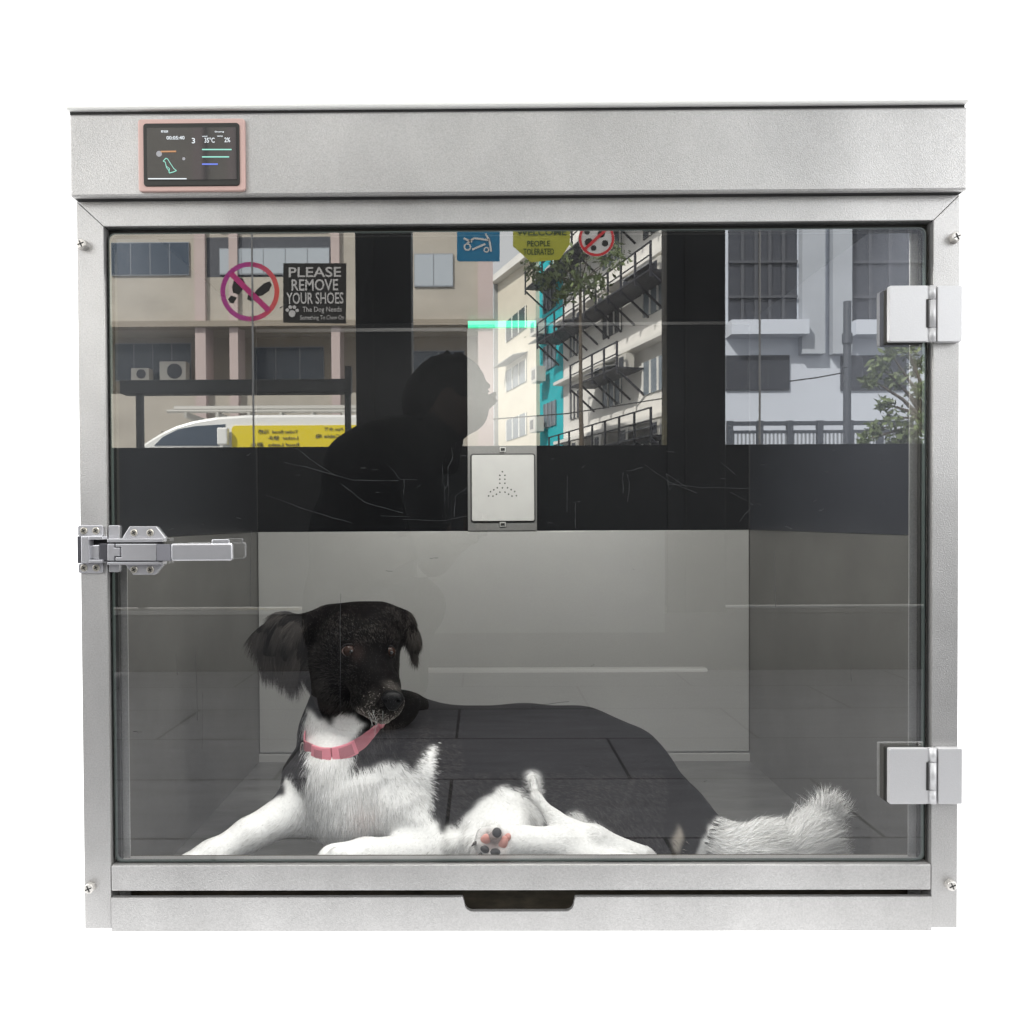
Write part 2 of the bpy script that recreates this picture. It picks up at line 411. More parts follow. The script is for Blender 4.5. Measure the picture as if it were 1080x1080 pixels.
for pts in ([(467, 490), (467, 508), (469, 514), (469, 530)], [(476, 472), (478, 482), (473, 492), (472, 512), (469, 516)], [(473, 500), (473, 535)], [(499, 510), (480, 524), (479, 545)],
            [(410, 491), (422, 505), (440, 506)], [(426, 505), (426, 522)], [(300, 488), (330, 494), (372, 506), (420, 507)], [(360, 510), (385, 530), (425, 541)], [(402, 544), (432, 545)],
            [(598, 502), (598, 540)], [(607, 530), (607, 557)], [(605, 530), (612, 529)], [(657, 498), (657, 520)], [(661, 500), (664, 510), (662, 529)], [(661, 497), (678, 493)], [(425, 548), (470, 549), (495, 544)],
            [(680, 490), (706, 508), (735, 520)], [(703, 500), (725, 514)], [(704, 510), (740, 514), (795, 515)], [(770, 519), (788, 528), (803, 532)], [(780, 550), (792, 535)], [(703, 500), (706, 517), (716, 505)],
            [(265, 560), (264, 640)], [(760, 488), (775, 500)], [(206, 680), (208, 760)], [(214, 730), (213, 790)], [(186, 690), (187, 712)], [(359, 626), (359, 760)], [(817, 580), (818, 640)], [(898, 700), (898, 718)],
            [(312, 472), (330, 486), (355, 502)], [(280, 522), (330, 540), (372, 552)], [(560, 745), (600, 740)]):
    stroke(pts, random.uniform(.00025, .0005))
for k in range(46):
    x = random.uniform(130, 960); y = random.choice([random.uniform(470, 556), random.uniform(250, 900)]); a_ = random.uniform(-.6, .3); L_ = random.uniform(1, 9)
    stroke([(x, y), (x+L_*math.cos(a_), y+L_*math.sin(a_))], random.uniform(.00025, .0006))

# hinges
for (t_, b_) in ((302, 361), (788.5, 847)):
    dx = 0 if t_ < 400 else 1
    q = prbox(936, t_, 974+dx, b_, -.007, .0, .0022); pl_ = MB()
    a0 = pbox(936.5, t_, 979, b_, -.0065, 0); a1 = pbox(987+dx, t_, 1013, b_, -.0065, 0)
    hg = obj('hinge', MB().prism(roundrect(a0[0], a0[1]-.003, a0[4], a0[5], .002), -.0105, -.0035), HNG, cage, .0007)
    obj('hinge_backing', MB().prism(roundrect(a0[0]+.0004, a0[1]-.004, a0[4]-.001, a0[5]-.001, .002), -.0032, .0052), GASK, hg)
    obj('hinge_leaf', MB().prism(roundrect(a1[0], a1[1], a1[4], a1[5], .0018), -.0105, -.0008), HNG, hg, .0007)
    kx = (a0[1]+a1[0])/2; hh = a0[5]-a0[4]
    for f0, f1 in ((0, .245), (.255, .745), (.755, 1)):
        obj('knuckle', MB().cyl((kx-.001, -.0075, a0[4]+hh*f0+.0002), (0, 0, 1), .0047, hh*(f1-f0)-.0004, 20), HNG, hg, 0, True)
    obj('knuckle_slot', MB().box(a0[1]-.0045, a0[1]-.0022, -.0112, -.0104, a0[4]+hh*.25, a0[4]+hh*.75), DARK, hg)
    obj('hinge_web', MB().box(a0[1]-.004, kx+.001, -.009, -.005, a0[4], a0[4]+hh*.24), HNG, hg)
    obj('hinge_web', MB().box(a0[1]-.004, kx+.001, -.009, -.005, a0[4]+hh*.76, a0[5]), HNG, hg)


# latch
def lp(x, y): return (70+x/5.4, 540+y/5.4)


def lbox(x0, y0, x1, y1, ya, yb):
    a = lp(x0, y0); b = lp(x1, y1); return pbox(a[0], a[1], b[0], b[1], ya, yb)


def lpoly(pts, ya, yb):
    out = []
    for x, y in pts:
        p = Y(*lp(x, y), ya); out.append((p[0], p[2]))
    return MB().prism(out, ya, yb)


LS = mat('latch_screw', (.45, .43, .38), .35, .9, var=.2, vscale=400)


def screw(x, y, yf, par, rr_=.0046):
    p = Y(*lp(x, y), yf); o = obj('screw', MB().cyl((p[0], yf, p[2]), (0, -1, 0), rr_, .0012, 20, rr_*.85), LS, par, .0003)
    k = MB()
    for ang in (.5, 2.07):
        c, s = math.cos(ang), math.sin(ang); h_ = .0005; L_ = rr_*.55
        k.prism([(p[0]+c*L_-s*h_, p[2]+s*L_+c*h_), (p[0]-c*L_-s*h_, p[2]-s*L_+c*h_), (p[0]-c*L_+s*h_, p[2]-s*L_-c*h_), (p[0]+c*L_+s*h_, p[2]+s*L_-c*h_)], yf-.0014-ang*.0001, yf-.0010)
    obj('screw_slot', k, DARK, o)


a = lbox(64, 76, 207, 138, -.003, 0); latch = obj('latch', MB().prism(roundrect(a[0], a[1], a[4], a[5], .0025), -.003, -.0004), CHR, cage, .0006)
a = lbox(67, 292, 207, 348, -.003, 0); obj('latch_plate', MB().prism(roundrect(a[0], a[1], a[4], a[5], .0025), -.003, -.0004), CHR, latch, .0006)
a = lbox(242, 76, 303, 342, .0025, .005); obj('latch_plate', MB().prism(roundrect(a[0], a[1], a[4], a[5], .002), .0015, .0052), CHR, latch, .0006)
obj('latch_plate', lpoly([(318, 148), (360, 82), (510, 82), (565, 150)], .001, .0054), CHR, latch, .0006)
obj('latch_plate', lpoly([(335, 300), (380, 357), (505, 357), (556, 292)], .001, .0054), CHR, latch, .0006)
for x, y in ((99, 107), (168, 107), (100, 318), (170, 318)): screw(x, y, -.003, latch)
for x, y in ((385, 119), (477, 119), (385, 329), (478, 329)): screw(x, y, .001, latch)
obj('striker', MB().box(*lbox(62, 138, 82, 292, -.012, -.001)), CHD, latch, .0005)
k = MB(); k.box(*lbox(82, 138, 128, 292, -.016, -.001)); obj('striker_block', k, CHR, latch, .001)
obj('striker_lip', MB().box(*lbox(128.5, 138, 205, 158, -.015, -.001)), CHR, latch, .0006); obj('striker_lip', MB().box(*lbox(128.5, 272, 205, 290, -.015, -.001)), CHR, latch, .0006)
obj('striker_recess', MB().box(*lbox(129, 158, 232, 272, -.003, -.001)), DARK, latch)
obj('claw', lpoly([(130, 192), (188, 186), (188, 268), (130, 264)], -.0115, -.003), CHR, latch, .001)
obj('claw_neck', MB().box(*lbox(189, 180, 233, 276, -.0125, -.0035)), CHD, latch, .0005)
k = MB(); k.box(*lbox(232, 152, 548, 172, -.013, .0008)); obj('latch_rail', k, CHR, latch, .0006)
k = MB(); k.box(*lbox(232, 284, 548, 300, -.013, .0008)); obj('latch_rail', k, CHR, latch, .0006)
obj('latch_bed', MB().box(*lbox(234, 172.5, 548, 283.5, -.006, .0008)), DARK, latch)
obj('latch_arm', lpoly([(233, 182), (272, 182), (272, 204), (306, 204), (306, 252), (272, 252), (272, 277), (233, 277)], -.0145, -.0062), CHR, latch, .0006)
obj('latch_arm', lpoly([(280, 182), (513, 182), (513, 277), (280, 277), (280, 258), (313, 258), (313, 198), (280, 198)], -.0155, -.0062), CHR, latch, .0006)
a = lbox(513.5, 182, 593, 277, -.0155, 0); b_ = lbox(513.5, 182, 595, 277, -.026, 0)
obj('handle_bend', MB().hexa([(a[0], -.0155, a[4]), (b_[1], -.026, a[4]), (b_[1], -.018, a[4]), (a[0], -.008, a[4]), (a[0], -.0155, a[5]), (b_[1], -.026, a[5]), (b_[1], -.018, a[5]), (a[0], -.008, a[5])]), CHD, latch, .0005)
a = lbox(593, 179, 943, 278, -.026, -.018)
obj('handle', MB().prism(roundrect(a[0], a[1], a[4], a[5], .003), -.026, -.019), CHR, latch, .002, seg=4)
a = lbox(828, 160, 926, 182, -.024, -.02); obj('handle_cap', MB().prism(roundrect(a[0], a[1], a[4], a[5]+.001, .0018), -.0245, -.0195), CHR, latch, .0008)

# cable above the lid
cp = [Y(x, y, .55) for x, y in ((222, 103.5), (233, 103), (243, 99), (249, 92), (252.5, 83), (253.5, 70), (251, 56), (247, 47), (240, 42.5), (228, 45))]
tag(obj('power_cable', MB().tube(cp, .0035, 8), mat('white_cable', (.93, .93, .91), .5), None, 0, True), 'thin white cable curling up above the steel lid', 'cable')


# ------------------------------------------------------------------ signed distance modelling
def smin(a, b, k):
    h = np.clip(.5+.5*(b-a)/k, 0, 1); return b*(1-h)+a*h-k*h*(1-h)


def sd_cone(P, a, b, ra, rb):
    ba = b-a; l2 = (ba@ba)+1e-12; pa = P-a; t = np.clip((pa@ba)/l2, 0, 1)
    return np.linalg.norm(pa-t[..., None]*ba, axis=-1)-(ra+(rb-ra)*t)


def sd_ell(P, c, r):
    q = (P-c); k0 = np.linalg.norm(q/r, axis=-1); k1 = np.linalg.norm(q/(r*r), axis=-1)+1e-9; return k0*(k0-1)/k1


class Prim:
    def __init__(s, kind, a, b, ra, rb, k=.02, flow=None, fur=.01, col='b', sub=False):
        s.kind = kind; s.a = np.array(a, float); s.b = np.array(b, float); s.ra = ra; s.rb = rb; s.k = k; s.fur = fur; s.col = col; s.sub = sub
        f = s.b-s.a if (flow is None and kind == 'c') else np.array(flow if flow is not None else (0, 0, -1), float)
        s.flow = f/(np.linalg.norm(f)+1e-9)

    def d(s, P): return sd_cone(P, s.a, s.b, s.ra, s.rb) if s.kind == 'c' else sd_ell(P, s.a, s.b)

    def bounds(s):
        if s.kind == 'c':
            return np.minimum(s.a-s.ra, s.b-s.rb), np.maximum(s.a+s.ra, s.b+s.rb)
        return s.a-s.b, s.a+s.b


def field_mesh(prims, h, zfloor=None, zk=.004):
    lo = np.min([p.bounds()[0] for p in prims], 0)-4*h; hi = np.max([p.bounds()[1] for p in prims], 0)+4*h
    if zfloor is not None: lo[2] = max(lo[2], zfloor-4*h)
    n = np.ceil((hi-lo)/h).astype(int)+1
    F = np.full(n, .08, np.float32)
    ax = [lo[i]+h*np.arange(n[i]) for i in range(3)]
    for p in prims:
        a, b = p.bounds(); m = p.k+4*h
        i0 = np.maximum(((a-m-lo)/h).astype(int), 0); i1 = np.minimum(((b+m-lo)/h).astype(int)+2, n)
        if (i1 <= i0).any(): continue
        X = np.stack(np.meshgrid(*[ax[i][i0[i]:i1[i]] for i in range(3)], indexing='ij'), -1)
        d = p.d(X).astype(np.float32); sl = tuple(slice(i0[i], i1[i]) for i in range(3))
        F[sl] = -smin(-F[sl], d, p.k) if p.sub else smin(F[sl], d, p.k)
    if zfloor is not None:
        dz = (zfloor-ax[2])[None, None, :].astype(np.float32)
        F = -smin(-F, -np.broadcast_to(dz, F.shape), zk)
    # surface nets
    neg = F < 0
    c = np.stack([neg[i:n[0]-1+i, j:n[1]-1+j, k:n[2]-1+k] for i in (0, 1) for j in (0, 1) for k in (0, 1)], 0)
    sm = c.sum(0); act = (sm > 0) & (sm < 8)
    idx = np.full(act.shape, -1, np.int64); ijk = np.argwhere(act); idx[act] = np.arange(len(ijk))
    acc = np.zeros((len(ijk), 3)); cnt = np.zeros(len(ijk))
    corners = [(i, j, k) for i in (0, 1) for j in (0, 1) for k in (0, 1)]
    for a in corners:
        for axi in range(3):
            if a[axi]: continue
            b = list(a); b[axi] = 1
            fa = F[ijk[:, 0]+a[0], ijk[:, 1]+a[1], ijk[:, 2]+a[2]]; fb = F[ijk[:, 0]+b[0], ijk[:, 1]+b[1], ijk[:, 2]+b[2]]
            m = (fa < 0) != (fb < 0); t = np.where(m, fa/(fa-fb+1e-20), 0)
            p = np.array(a, float)[None].repeat(len(ijk), 0); p[:, axi] += t
            acc[m] += p[m]; cnt[m] += 1
    V = lo+h*(ijk+acc/cnt[:, None])
    quads = []
    for axi in range(3):
        o1, o2 = [(1, 2), (2, 0), (0, 1)][axi]
        sl0 = [slice(1, n[i]-1) for i in range(3)]; sl1 = list(sl0)
        sl0[axi] = slice(0, n[axi]-1); sl1[axi] = slice(1, n[axi])
        A = neg[tuple(sl0)]; B = neg[tuple(sl1)]; e = np.argwhere(A != B); fl = A[tuple(e.T)]
        base = e.copy()
        for i in range(3):
            if i != axi: base[:, i] += 1
        q = []
        for d1, d2 in ((-1, -1), (0, -1), (0, 0), (-1, 0)):
            b = base.copy(); b[:, o1] += d1; b[:, o2] += d2; q.append(idx[b[:, 0], b[:, 1], b[:, 2]])
        q = np.stack(q, 1); q[~fl] = q[~fl][:, ::-1]; quads.append(q)
    Q = np.concatenate(quads); Q = Q[(Q >= 0).all(1)]
    return V, Q


def np_mesh(name, V, Q, m, parent=None, smooth=True, col=None, normals=None):
    me = bpy.data.meshes.new(name); k = Q.shape[1]
    me.vertices.add(len(V)); me.vertices.foreach_set('co', V.astype(np.float32).ravel())
    me.loops.add(Q.size); me.loops.foreach_set('vertex_index', Q.astype(np.int32).ravel())
    me.polygons.add(len(Q)); me.polygons.foreach_set('loop_start', np.arange(0, Q.size, k, dtype=np.int32))
    me.update(calc_edges=True)
    if smooth: me.shade_smooth()
    if col is not None:
        ca = me.color_attributes.new('Col', 'FLOAT_COLOR', 'POINT')
        ca.data.foreach_set('color', np.concatenate([col, np.ones((len(col), 1))], 1).astype(np.float32).ravel())
    if normals is not None: me.normals_split_custom_set_from_vertices(normals.astype(np.float32))
    me.materials.append(m)
    o = bpy.data.objects.new(name, me); COL.objects.link(o)
    if parent: o.parent = parent
    return o


def vnormals(V, Q):
    n = np.cross(V[Q[:, 2]]-V[Q[:, 0]], V[Q[:, 3]]-V[Q[:, 1]]); N = np.zeros_like(V)
    for k in range(4): np.add.at(N, Q[:, k], n)
    return N/(np.linalg.norm(N, axis=1, keepdims=True)+1e-12)


def to_px(P):
    d = P-CAMP; z = d@_f; return np.stack([CX+FPX*(d@CR)/z, CY-FPX*(d@CU)/z], 1)


def inpoly(p, poly):
    poly = np.array(poly, float); x, y = p[:, 0], p[:, 1]; r = np.zeros(len(p), bool); j = len(poly)-1
    for i in range(len(poly)):
        xi, yi = poly[i]; xj, yj = poly[j]
        r ^= ((yi > y) != (yj > y)) & (x < (xj-xi)*(y-yi)/(yj-yi+1e-9)+xi); j = i
    return r


def dpoly(p, line):
    d = np.full(len(p), 1e9)
    for a, b in zip(line[:-1], line[1:]):
        a = np.array(a, float); b = np.array(b, float); ba = b-a; t = np.clip(((p-a)@ba)/(ba@ba), 0, 1)
        d = np.minimum(d, np.linalg.norm(p-a-t[:, None]*ba, axis=1))
    return d


# ------------------------------------------------------------------ the dog
def C(a, b, ra, rb, **k): return Prim('c', at(*a), at(*b), ra, rb, **k)
def El(a, r, **k): return Prim('e', at(*a), r, 0, 0, **k)


def raysurf(prims, px, py, D0, D1):
    """first point of the body seen along a pixel ray"""
    Ds = np.linspace(D0, D1, 500); P = np.array([at(px, py, d) for d in Ds]); F = np.full(len(P), .08)
    for p in prims:
        d = p.d(P); F = -smin(-F, d, p.k) if p.sub else smin(F, d, p.k)
    i = np.argmax(F < 0); return P[i] if (F < 0).any() else P[np.argmin(F)]


DOWN = (0, 0, -1)
head = [
    El((375, 683, 1.25), (.060, .066, .060), k=.02, flow=(-.5, .3, .5), fur=.010),          # skull
    C((372, 672, 1.225), (388, 676, 1.215), .044, .040, k=.02, flow=(-.3, .2, .6), fur=.007),  # brow
    C((352, 706, 1.25), (358, 722, 1.235), .046, .040, k=.02, flow=(-.6, .3, -.5), fur=.016),       # near cheek
    C((395, 700, 1.26), (398, 715, 1.24), .036, .032, k=.02, flow=(.5, .3, -.4), fur=.010),
    C((384, 702, 1.20), (400, 724, 1.165), .038, .029, k=.016, flow=(-.3, .5, .2), fur=.005),  # face to muzzle
    C((399, 724, 1.165), (410, 740, 1.115), .0265, .021, k=.012, flow=(-.3, .6, .1), fur=.004),
    C((386, 737, 1.18), (404, 752, 1.125), .022, .0145, k=.010, flow=(-.4, .6, -.1), fur=.006),   # jaw
    C((396, 744, 1.135), (409, 747, 1.112), .018, .013, k=.008, flow=(-.4, .6, -.1), fur=.005),
    C((352, 664, 1.262), (400, 661, 1.255), .037, .037, k=.02, flow=(-.3, .3, .6), fur=.009),      # crown between the ears
    C((362, 676, 1.205), (374, 675, 1.20), .013, .011, k=.014, flow=(-.5, .1, .6), fur=.006),      # brow ridge
    C((405, 674, 1.215), (412, 676, 1.22), .010, .009, k=.012, flow=(.3, .1, .6), fur=.006),
]
ears = [
    C((342, 661, 1.26), (300, 659, 1.255), .024, .013, k=.018, flow=(-.9, 0, -.3), fur=.020, col='b'),
    C((300, 655, 1.255), (277, 668, 1.25), .013, .008, k=.014, flow=(-.6, 0, -.7), fur=.024, col='n'),
    C((277, 668, 1.25), (280, 690, 1.245), .008, .005, k=.012, flow=DOWN, fur=.030, col='n'),
    C((300, 660, 1.25), (300, 695, 1.24), .013, .007, k=.016, flow=(0, 0, -1), fur=.034, col='n'),
    C((318, 662, 1.245), (312, 705, 1.235), .014, .008, k=.016, flow=(-.05, 0, -1), fur=.034, col='n'),
    C((290, 662, 1.252), (288, 690, 1.243), .011, .006, k=.014, flow=(0, 0, -1), fur=.030, col='n'),
    C((402, 653, 1.28), (425, 655, 1.27), .020, .013, k=.018, flow=(.6, 0, -.5), fur=.012),
    C((425, 655, 1.27), (435, 672, 1.26), .013, .009, k=.014, flow=(.3, 0, -1), fur=.018),
    C((433, 668, 1.26), (437, 688, 1.255), .009, .005, k=.012, flow=(.05, 0, -1), fur=.018),
]
torso = [
    C((362, 722, 1.28), (362, 785, 1.285), .046, .060, k=.03, flow=(-.05, -.2, -1), fur=.016),   # neck
    C((360, 775, 1.275), (375, 835, 1.245), .060, .084, k=.03, flow=(.05, -.2, -1), fur=.020),   # chest
    C((350, 820, 1.21), (365, 850, 1.20), .050, .046, k=.03, flow=(0, -.1, -1), fur=.018),
    C((415, 790, 1.27), (430, 850, 1.235), .068, .058, k=.03, flow=(.05, 0, -1), fur=.014),   # near shoulder
    C((432, 855, 1.20), (452, 893, 1.175), .046, .030, k=.02, flow=(.1, 0, -1), fur=.009),        # upper arm
    C((450, 900, 1.165), (385, 903, 1.12), .029, .022, k=.014, fur=.007),                  # forearm
    C((385, 903, 1.12), (352, 908, 1.10), .022, .022, k=.012, fur=.006),
    C((345, 905, 1.09), (340, 912, 1.085), .012, .010, k=.006, fur=.004), C((356, 903, 1.082), (350, 912, 1.075), .012, .010, k=.005, fur=.004),
    C((330, 822, 1.24), (318, 850, 1.215), .046, .036, k=.025, flow=(-.3, 0, -1), fur=.012),       # far shoulder
    C((318, 852, 1.21), (262, 880, 1.155), .034, .021, k=.02, fur=.009),
    C((262, 880, 1.155), (222, 903, 1.12), .021, .018, k=.012, fur=.006),
    C((222, 903, 1.12), (196, 913, 1.10), .020, .015, k=.012, fur=.005),
    C((200, 911, 1.09), (184, 917, 1.085), .011, .008, k=.006, fur=.004), C((214, 914, 1.08), (196, 920, 1.075), .011, .009, k=.005, fur=.004),
    # trunk
    C((420, 775, 1.31), (455, 800, 1.295), .070, .084, k=.03, flow=(1, 0, -.1), fur=.014),
    C((455, 815, 1.27), (555, 816, 1.27), .101, .102, k=.016, flow=(1, 0, -.12), fur=.010),
    C((555, 816, 1.27), (608, 820, 1.27), .102, .104, k=.016, flow=(1, 0, -.12), fur=.010),
    C((608, 820, 1.27), (648, 831, 1.27), .104, .095, k=.016, flow=(1, 0, -.2), fur=.010),
    C((648, 831, 1.27), (700, 868, 1.255), .095, .069, k=.016, flow=(.9, 0, -.4), fur=.010),
    C((700, 868, 1.255), (746, 895, 1.245), .069, .049, k=.016, flow=(.9, 0, -.4), fur=.012),
    C((500, 880, 1.21), (600, 880, 1.21), .050, .060, k=.05, flow=(1, 0, -.3), fur=.010),
    C((640, 868, 1.20), (690, 893, 1.19), .060, .040, k=.04, flow=(.7, 0, -.7), fur=.010),     # thigh
    # tail
    C((748, 892, 1.23), (800, 900, 1.20), .030, .030, k=.02, flow=(1, -.1, .0), fur=.034, col='w'),
    C((800, 900, 1.20), (845, 892, 1.19), .030, .027, k=.02, flow=(.9, 0, .28), fur=.050, col='w'),
    C((845, 890, 1.19), (866, 868, 1.19), .024, .012, k=.02, flow=(.25, 0, .95), fur=.052, col='w'),
]
hind = [
    C((527, 850, 1.188), (522, 876, 1.160), .026, .030, k=.02, flow=(-.1, 0, -1), fur=.010, col='w'),
    C((543, 858, 1.180), (546, 880, 1.150), .022, .024, k=.02, flow=(-.1, 0, -1), fur=.010, col='w'),
    C((510, 868, 1.170), (500, 890, 1.14), .014, .018, k=.015, flow=(-.3, 0, -1), fur=.010, col='w'),
    C((480, 894, 1.15), (505, 896, 1.13), .012, .014, k=.012, flow=(-1, 0, -.3), fur=.010, col='w'),
    C((524, 888, 1.090), (590, 892, 1.10), .024, .022, k=.012, flow=(-1, 0, 0), fur=.006, col='w'),      # hind foot lying, sole forward
    C((590, 892, 1.10), (680, 904, 1.12), .022, .013, k=.015, flow=(-1, 0, .1), fur=.008, col='w'),
    C((600, 903, 1.085), (670, 908, 1.09), .012, .010, k=.01, flow=(-1, 0, .1), fur=.006, col='w'),
    C((562, 822, 1.160), (566, 842, 1.145), .0045, .0065, k=.008, flow=(-.25, 0, 1), fur=.011, col='w'),    # other hock
    C((566, 842, 1.14), (585, 863, 1.125), .0065, .0085, k=.010, flow=(-.5, 0, 1), fur=.010, col='w'),
    C((585, 863, 1.125), (628, 883, 1.115), .0085, .0125, k=.012, flow=(-1, 0, .4), fur=.009, col='w'),
    C((628, 883, 1.115), (688, 908, 1.125), .015, .009, k=.012, flow=(-1, 0, .4), fur=.009, col='w'),
    C((511, 881, 1.078), (508, 890, 1.073), .0105, .0105, k=.006, flow=(-1, 0, 0), fur=.004, col='w'),      # toes
    C((521, 877, 1.075), (522, 880, 1.070), .0100, .0100, k=.006, flow=(-.3, 0, 1), fur=.004, col='w'),
    C((512, 897, 1.073), (516, 899, 1.070), .0100, .0100, k=.006, flow=(-1, 0, -1), fur=.004, col='w'),
    C((526, 898, 1.073), (528, 899, 1.070), .0100, .0100, k=.006, flow=(0, 0, -1), fur=.004, col='w'),
]
prims = torso+hind+ears+head
ZF = .0035
DV, DQ = field_mesh(prims, .0024, ZF, .006)
DN = vnormals(DV, DQ)
if (DN*(DV-DV.mean(0))).sum() < 0: DQ = DQ[:, ::-1].copy(); DN = -DN

WHITE = [
    [(324, 748), (336, 757), (348, 765), (355, 757), (362, 750), (374, 757), (385, 763), (378, 772), (372, 781), (371, 798), (367, 809), (377, 813), (401, 805), (418, 804), (427, 805), (432, 815), (438, 812), (443, 801), (459, 783),
     (456, 813), (454, 830), (454, 858), (466, 878), (478, 893), (480, 930), (150, 930), (150, 900), (238, 862), (300, 838), (299, 826), (305, 817), (321, 826), (326, 810), (327, 801), (322, 785), (322, 760)],
    [(495, 893), (499, 886), (506, 872), (513, 858), (519, 842), (523, 830), (535, 829), (548, 834), (557, 842), (563, 860), (566, 885), (560, 930), (480, 930), (476, 893)],
    [(728, 930), (735, 902), (744, 882), (752, 866), (760, 861), (768, 858), (775, 860), (782, 856), (930, 800), (930, 930)],
    [(716, 869), (721, 888), (716, 900), (710, 900), (708, 888), (713, 880)],
]
BLKC = np.array([.0024, .0021, .0021]); WHC = np.array([.88, .875, .86]); BRN = np.array([.009, .0055, .0045])


def dog_attr(P, soft=0.):
    ds = np.stack([p.d(P) if not p.sub else np.full(len(P), 9.) for p in prims], 1)
    wts = np.exp(-(ds-ds.min(1, keepdims=True))/.010); wts /= wts.sum(1, keepdims=True)
    flow = wts@np.array([p.flow for p in prims]); fur = wts@np.array([p.fur for p in prims])
    ds[:, len(torso):len(torso)+len(hind)] -= .005
    near = ds.argmin(1); q = to_px(P)
    q = q+1.6*np.stack([np.sin(P[:, 0]*210+2*np.sin(P[:, 2]*130)), np.sin(P[:, 2]*190+2*np.sin(P[:, 0]*150))], 1)*np.where(q[:, 1:2] > 742, .8, .2)
    if soft: q = q+rng.normal(0, soft, q.shape)
    white = np.zeros(len(P), bool)
    for i, poly in enumerate(WHITE): white |= inpoly(q, poly)
    cols = np.array([p.col for p in prims])[near]
    front = P[:, 1] < at(500, 800, 1.33)[1]
    ishead = near >= len(torso)+len(hind)
    white = (white & front & ~(ishead & (q[:, 1] < 745))) | (cols == 'w')
    white &= ~((q[:, 0] > 728) & (q[:, 0] < 752) & ~inpoly(q, WHITE[2]) & (q[:, 1] < 930) & (cols == 'w') & (near < len(torso)))
    # black leg behind the far elbow
    c = np.where(white[:, None], WHC, BLKC)
    c = np.where(((cols == 'n') & ~white)[:, None], BLKC+(BRN-BLKC)*np.clip((q[:, 1:2]-685)/30, 0, 1), c)
    # faint pink skin at the armpit, warm cream on tail and paws
    pk = np.exp(-(((q-[383, 858])/[16, 16])**2).sum(1))*.30*white; c = c*(1-pk[:, None])+np.array([.62, .42, .40])*pk[:, None]
    # grizzled muzzle
    g = np.zeros(len(P)); mz = ishead & (q[:, 0] > 375)
    d1 = dpoly(q, [(383, 752), (392, 758), (406, 761), (420, 757), (427, 748)])
    g = np.maximum(g, .50*np.exp(-(d1/5.5)**2)); d2 = dpoly(q, [(394, 733), (388, 744), (384, 752)]); g = np.maximum(g, .16*np.exp(-(d2/5)**2))
    d3 = dpoly(q, [(409, 722), (419, 726)]); g = np.maximum(g, .22*np.exp(-(d3/4)**2))
    g *= mz
    g = np.where(rng.random(len(P)) < g*1.9, .95, .06) if soft else g*.30
    c = c*(1-g[:, None])+np.array([.52, .47, .43])*g[:, None]
    # mouth line
    ml = np.exp(-(dpoly(q, [(382, 752.5), (392, 757.5), (404, 759.5), (413, 755), (421, 756), (427, 750)])/1.5)**2)*mz
    c = c*(1-ml[:, None]*.9)+np.array([.02, .012, .012])*ml[:, None]*.9
    # pinkish bare rim beside the near eye
    e1 = np.exp(-(((q-[377, 688])/[5.5, 7.5])**2).sum(1))*.25*(ishead); c = c*(1-e1[:, None])+np.array([.07, .045, .04])*e1[:, None]
    tf = inpoly(q, WHITE[3]); c = np.where(tf[:, None], np.array([.30, .27, .23]), c)
    c = np.where(((near >= len(torso)) & ~ishead & white)[:, None], c*.80, c)  # hind white dimmed to offset the stronger fill light there
    # sole of the hind foot
    sole = np.exp(-(((q-[520, 888])/[15, 12])**4).sum(1))*(near >= len(torso))*(~ishead)*.75
    c = c*(1-sole[:, None])+np.array([.26, .17, .15])*sole[:, None]
    tl = np.exp(-(((q-[800, 895])/[12, 10])**2).sum(1))*.35*white; c = c*(1-tl[:, None])+np.array([.3, .3, .3])*tl[:, None]
    return flow, fur, c, white, near, q


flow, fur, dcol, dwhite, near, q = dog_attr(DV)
for _ in range(4):                     # soft edges between the black and white coat
    acc_ = np.zeros_like(dcol); cnt_ = np.zeros(len(DV)); mq = dcol[DQ].mean(1)
    for k_ in range(4): np.add.at(acc_, DQ[:, k_], mq); np.add.at(cnt_, DQ[:, k_], 1)
    dcol = acc_/np.maximum(cnt_, 1)[:, None]
DF = mat('dog_skin', (.5, .5, .5), .6, 0, attr='Col', spec=.02, grain=.10, gscale=260)
FUR = mat('dog_fur', (.5, .5, .5), .55, 0, attr='Col', spec=.01)
FUR.node_tree.nodes['Principled BSDF'].inputs['Sheen Weight'].default_value = .0
dog = thing('dog', 'black and white dog with pink collar and fluffy white tail lying behind the glass', 'dog')
body = np_mesh('body', DV, DQ, DF, dog, True, dcol)


